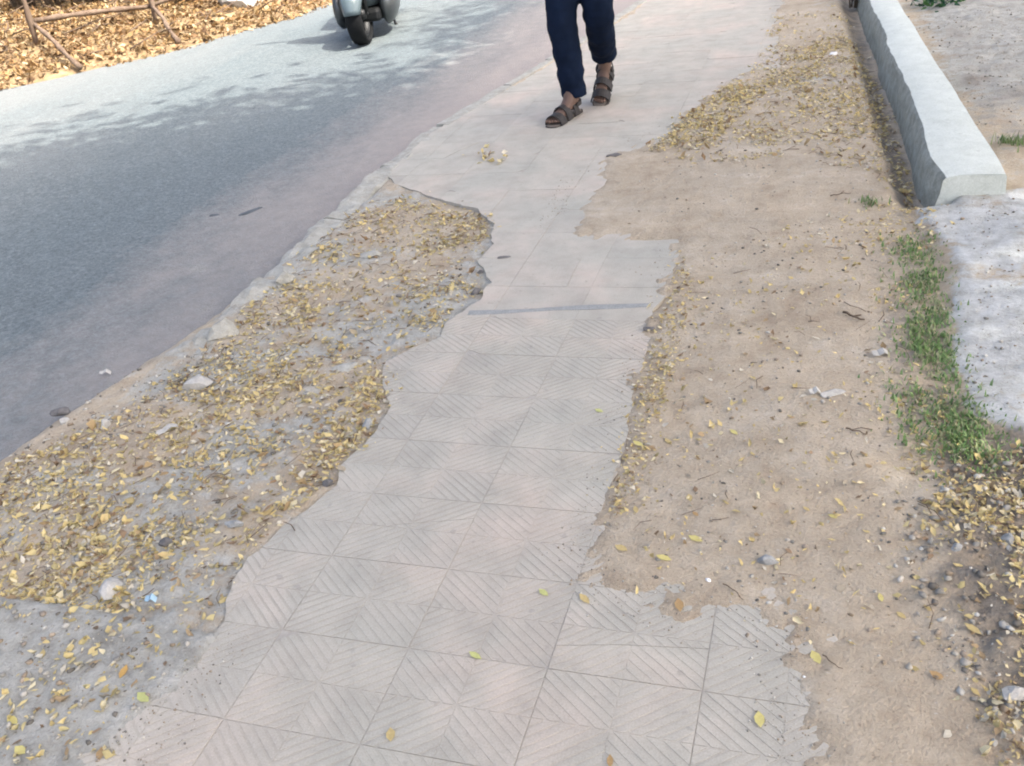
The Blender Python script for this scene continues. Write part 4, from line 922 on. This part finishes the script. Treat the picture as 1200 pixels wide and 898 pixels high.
# ------------------------------------------------------------------ scooter (local frame: front towards -Y, front axle at y=0)
sc = empty('scooter', (-3.80, 7.36, road_z(-3.8, 7.4)), RAD(14)); tag(sc, 'pale silver-blue motor scooter facing the camera on the sunlit road', 'scooter')
def wheel(y, r, w, name='wheel'):
    root = MB()
    def lathe(prof, n=36):
        V = []; F = []
        for k in range(n):
            a = 2*math.pi*k/n
            for (rr, xx) in prof: V.append((xx, y+rr*math.cos(a), r+rr*math.sin(a)))
        m = len(prof)
        for k in range(n):
            for q in range(m): F.append((k*m+q, k*m+(q+1) % m, ((k+1) % n)*m+(q+1) % m, ((k+1) % n)*m+q))
        return V, F
    hw = w/2
    ty = MB(); ty.add(*lathe([(r-.052, -hw*.72), (r-.03, -hw*.98), (r-.012, -hw*.85), (r-.002, -hw*.45), (r, 0), (r-.002, hw*.45), (r-.012, hw*.85), (r-.03, hw*.98), (r-.052, hw*.72), (r-.055, 0)]))
    for k in range(26):
        a = 2*math.pi*k/26
        for s in (-1, 1):
            c = np.array([s*hw*.35, y+(r-.001)*math.cos(a+.06*s), r+(r-.001)*math.sin(a+.06*s)])
    wo = ty.obj('wheel', MAT['rubber'], sc, smooth=True)
    rm = MB(); rm.add(*lathe([(r-.05, -hw*.74), (r-.07, -hw*.70), (r-.075, 0), (r-.07, hw*.70), (r-.05, hw*.74), (r-.062, 0)]))
    for k in range(5):
        a = 2*math.pi*k/5+.3; rm.tube([(0, y+.03*math.cos(a), r+.03*math.sin(a)), (0, y+(r-.07)*math.cos(a), r+(r-.07)*math.sin(a))], [(.018, .028), (.014, .02)], n=8)
    rm.add(*lathe([(.035, -hw*.9), (.045, -hw*.5), (.045, hw*.5), (.035, hw*.9), (.012, hw*.95), (.012, -hw*.95)]))
    rm.obj('rim', MAT['black'], wo, smooth=True)
    return wo
RW = .235
wheel(0, RW, .14); wheel(1.24, RW, .10)
# fork and front fender
f = MB()
for s in (-1, 1): f.tube([(s*.068, 0, RW), (s*.068, .03, .42), (s*.05, .13, .60)], [.018, .020, .02], n=10)
f.tube([(-.085, 0, RW), (.085, 0, RW)], .014, n=8); f.tube([(0, .13, .58), (0, .22, .98)], .024, n=10); f.obj('fork', MAT['black'], sc, smooth=True)
rings = []
for a in np.linspace(RAD(8), RAD(135), 16):
    # over the wheel, from ahead of it to behind
    R_ = RW+.030; c = (0, -math.cos(a)*R_, RW+math.sin(a)*R_); hw = .062+.05*math.sin(max(0, a))
    n_ = (-math.cos(a), math.sin(a)); ring = []
    for t in np.linspace(-1, 1, 9):
        dd = -.05*abs(t)**2.2; ring.append((t*hw, c[1]+n_[0]*dd, c[2]+n_[1]*dd))
    for t in np.linspace(1, -1, 9):
        dd = -.05*abs(t)**2.2-.006; ring.append((t*(hw-.006), c[1]+n_[0]*dd, c[2]+n_[1]*dd))
    rings.append(ring)
MB().add(*loft(rings)).obj('front_fender', MAT['paint'], sc, smooth=True)
# front apron / leg shield
rings = []
for z, hw, y, bulge in ((.26, .13, .20, .03), (.34, .19, .19, .05), (.46, .225, .17, .075), (.60, .235, .15, .10), (.74, .225, .16, .10), (.86, .19, .19, .085), (.95, .13, .22, .05)):
    ring = []
    for t in np.linspace(-1, 1, 13): ring.append((t*hw, y-bulge*(1-abs(t)**2.2)+.05*abs(t)**3, z))
    for t in np.linspace(1, -1, 13): ring.append((t*(hw-.012), y-bulge*.5*(1-abs(t)**2.2)+.05*abs(t)**3+.045, z))
    rings.append(ring)
MB().add(*loft(rings)).obj('front_apron', MAT['paint'], sc, smooth=True)
m = MB(); m.add(*loft([[(.07*math.cos(a)*k, .10-.03*(1-k), .70+.05*math.sin(a)*k) for a in np.linspace(0, 2*math.pi, 16, endpoint=False)] for k in (1.0, .8, .3)])); m.obj('front_badge_panel', MAT['black'], sc, smooth=True)
for s in (-1, 1): o = lump('turn_signal', (.07, .05, .05), MAT['amber'], 11+s, sc, 2, .5, .02); o.location = (s*.165, .12, .76)
# floorboard, lower trim
MB().prism([(-.15, .13), (.15, .13), (.18, .3), (.17, 1.0), (-.17, 1.0), (-.18, .3)], .14, .245).obj('under_tray', MAT['black'], sc, bevel=.03)
MB().prism([(-.17, .24), (.17, .24), (.19, .34), (.19, .62), (.16, .70), (-.16, .70), (-.19, .62), (-.19, .34)], .25, .285).obj('floorboard', MAT['black'], sc, bevel=.008)
for s in (-1, 1):
    MB().tube([(s*.19, .22, .30), (s*.205, .36, .25), (s*.21, .55, .25), (s*.20, .72, .30)], [(.02, .035), (.022, .04), (.022, .04), (.02, .05)], n=10).obj('side_trim', MAT['silver'], sc, smooth=True)
# rear body
rings = []
for y, hw, z0, z1 in ((.68, .15, .30, .62), (.78, .20, .31, .70), (.95, .225, .34, .72), (1.15, .225, .40, .73), (1.35, .20, .47, .74), (1.50, .14, .54, .74), (1.56, .07, .60, .73)):
    ring = []
    for a in np.linspace(0, 2*math.pi, 20, endpoint=False):
        ca, sa = math.cos(a), math.sin(a); ring.append((hw*math.copysign(abs(ca)**.7, ca), y, (z0+z1)/2+(z1-z0)/2*math.copysign(abs(sa)**.8, sa)))
    rings.append(ring)
MB().add(*loft(rings)).obj('rear_body', MAT['silver'], sc, smooth=True)
rings = []
for y, hw, z in ((.66, .10, .735), (.72, .135, .765), (.95, .145, .775), (1.10, .145, .79), (1.2, .14, .82), (1.40, .12, .825), (1.48, .08, .81)):
    rings.append([(hw*math.copysign(abs(math.cos(a))**.6, math.cos(a)), y, z-.02+.038*math.copysign(abs(math.sin(a))**.7, math.sin(a))) for a in np.linspace(0, 2*math.pi, 18, endpoint=False)])
MB().add(*loft(rings)).obj('seat', MAT['seat'], sc, smooth=True)
m = MB(); m.tube([(.10, 1.46, .80), (.13, 1.60, .86), (0, 1.66, .87), (-.13, 1.60, .86), (-.10, 1.46, .80)], .013, n=8); m.obj('grab_rail', MAT['chrome'], sc, smooth=True)
# engine, exhaust, stand
m = MB(); m.tube([(-.11, .80, .26), (-.11, 1.02, .25), (-.10, 1.26, .235)], [(.05, .075), (.055, .085), (.045, .06)], n=14); m.obj('engine_cover', MAT['silver'], sc, smooth=True)
m = MB(); m.tube([(.10, .82, .20), (.14, 1.02, .20)], .018, n=8); m.tube([(.14, 1.0, .20), (.145, 1.05, .21), (.15, 1.45, .27), (.15, 1.5, .28)], [.03, .05, .052, .03], n=14); m.obj('exhaust', MAT['black'], sc, smooth=True)
m = MB()
for s in (-1, 1): m.tube([(s*.07, .80, .26), (s*.14, .76, .012), (s*.16, .70, .006)], .012, n=8)
m.tube([(-.11, .775, .12), (.11, .775, .12)], .010, n=8); m.obj('centre_stand', MAT['black'], sc, smooth=True)
for s in (-1, 1):
    rings = []
    for y, k in ((.16, .35), (.20, .75), (.30, 1.0), (.45, 1.0), (.58, .85), (.66, .4)):
        rings.append([(s*.20+.07*k*math.cos(a), y, .25+.16*k*math.sin(a)-.02*k*math.sin(2*a)) for a in np.linspace(0, 2*math.pi, 18, endpoint=False)])
    MB().add(*loft(rings)).obj('leg_guard', MAT['silver'], sc, smooth=True)
rings = []
for a in np.linspace(RAD(20), RAD(160), 11):
    R_ = RW+.035; rings.append([(t*.07, 1.24-math.cos(a)*R_, RW+math.sin(a)*R_-.03*abs(t)**2) for t in np.linspace(-1, 1, 7)]+[(t*.065, 1.24-math.cos(a)*(R_-.008), RW+math.sin(a)*(R_-.008)-.03*abs(t)**2) for t in np.linspace(1, -1, 7)])
MB().add(*loft(rings)).obj('rear_fender', MAT['black'], sc, smooth=True)
# handlebar, headlight, mirrors
rings = []
for y, k in ((.10, .55), (.12, .85), (.18, 1.0), (.27, .9), (.31, .6)): rings.append([(.155*k*math.copysign(abs(math.cos(a))**.8, math.cos(a)), y, 1.02+.075*k*math.sin(a)) for a in np.linspace(0, 2*math.pi, 20, endpoint=False)])
MB().add(*loft(rings)).obj('handlebar_cowl', MAT['paint'], sc, smooth=True)
MB().add(*loft([[(.09*k*math.cos(a), .098-.022*(1-k), 1.02+.05*k*math.sin(a)) for a in np.linspace(0, 2*math.pi, 20, endpoint=False)] for k in (1, .85, .5, .15)])).obj('headlight', MAT['lamp'], sc, smooth=True)
for s in (-1, 1):
    MB().tube([(s*.10, .24, 1.03), (s*.22, .27, 1.05), (s*.34, .34, 1.05)], .014, n=8).obj('handlebar', MAT['black'], sc, smooth=True)
    MB().tube([(s*.23, .28, 1.05), (s*.345, .345, 1.05)], .019, n=10).obj('grip', MAT['rubber'], sc, smooth=True)
    MB().tube([(s*.24, .22, 1.04), (s*.33, .25, 1.035)], .006, n=6).obj('brake_lever', MAT['chrome'], sc, smooth=True)
    mr = MB().tube([(s*.20, .25, 1.06), (s*.27, .24, 1.20)], .006, n=6).obj('mirror', MAT['black'], sc, smooth=True)
    MB().add(*loft([[(s*.28+.065*k*math.cos(a), yy, 1.24+.04*k*math.sin(a)) for a in np.linspace(0, 2*math.pi, 16, endpoint=False)] for yy, k in ((.225, .7), (.235, 1), (.25, 1))])).obj('mirror_glass', MAT['black'], mr, smooth=True)
MB().box(-.09, .09, .075, .083, .56, .66).obj('number_plate', MAT['white'], sc)

# ------------------------------------------------------------------ trees that shade the path, and two unseen ones blocking skylight
def tree(base, height, crown_c, crown_r, nclump, nleaf, lab, seed):
    r_ = np.random.default_rng(seed); root = empty('shade_tree', (base[0], base[1], -.05))
    cc = np.array(crown_c)-np.array([base[0], base[1], -.05]); cr_ = np.array(crown_r)
    tm = MB(); fork = np.array([cc[0]*.25, cc[1]*.25, height*.42])
    tm.tube([(0, 0, -.1), (0.02, 0, .15), fork*.5+np.array([.05, -.04, 0]), fork], [.30, .21, .18, .16], n=12, wob=.05)
    cl = []
    while len(cl) < nclump:
        q = r_.uniform(-1, 1, 3)
        if np.linalg.norm(q) < 1 and np.linalg.norm(q) > .25: cl.append(cc+q*cr_)
    for k in range(0, nclump, 3):
        e = cl[k]; m_ = fork*.5+e*.5+np.array([0, 0, .35]); tm.tube([fork-np.array([0, 0, .1]), fork*.75+m_*.25, m_, e], [.09, .075, .045, .015], n=7)
    tm.obj('trunk', MAT['bark'], root, smooth=True)
    P = np.concatenate([r_.normal(0, 1, (nleaf//nclump, 3))*np.array([.62, .62, .36])*r_.uniform(.7, 1.2)+c for c in cl])
    n = len(P); s = r_.uniform(.07, .13, n); a = r_.normal(size=(n, 3)); a /= np.linalg.norm(a, axis=1)[:, None]; b = np.cross(a, r_.normal(size=(n, 3))); b /= np.linalg.norm(b, axis=1)[:, None]
    Vv = np.stack([P-a*s[:, None], P+b*s[:, None]*.5, P+a*s[:, None], P-b*s[:, None]*.5], 1).reshape(-1, 3); Ff = np.arange(n*4).reshape(-1, 4)
    col = np.array([(.07, .12, .035), (.10, .16, .05), (.14, .19, .06), (.05, .09, .03)])[r_.integers(0, 4, n)]
    o = fast_mesh('crown', Vv, Ff, MAT['green'], np.repeat(col, 4, 0)); o.parent = root
    tag(root, lab, 'tree')
off = 1/math.tan(SUN_EL)
def over(x, y, z): return (x+sdir[0]*z*off, y+sdir[1]*z*off, z)      # crown centre whose shade falls at x, y
tree((3.6, -.2), 8, over(-2.85, 2.8, 7.0), (2.9, 3.35, 1.3), 70, 36000, 'tall shade tree right of the path, nearest the camera', 1)
tree((6.6, 3.2), 8, over(.25, 5.2, 7.2), (2.3, 2.3, 1.3), 50, 26000, 'tall shade tree beyond the low wall', 2)
tree((5.2, -3.4), 8, over(-.6, -.6, 7.2), (2.8, 2.7, 1.3), 50, 26000, 'tall shade tree behind the camera', 3)

tree((6.8, 7.6), 8, over(-.9, 9.0, 7.2), (1.9, 2.3, 1.2), 40, 15000, 'slender shade tree farther along, right of the path', 6)
tree((-14.5, 2.0), 8, (-14.2, 2.5, 6.2), (3.4, 3.6, 2.6), 50, 22000, 'unseen leafy tree across the road, added to block low sky from the left', 4)  # this tree and the next are out of view, added to cut left skylight
tree((-16.5, 12.5), 9, (-16.5, 12.5, 6.5), (3.6, 3.8, 2.8), 50, 22000, 'unseen leafy tree on the bank behind the blue panel, added to block low sky', 5)
scene.render.filter_size = 1.5
try: scene.cycles.filter_width = 2.0
except Exception: pass
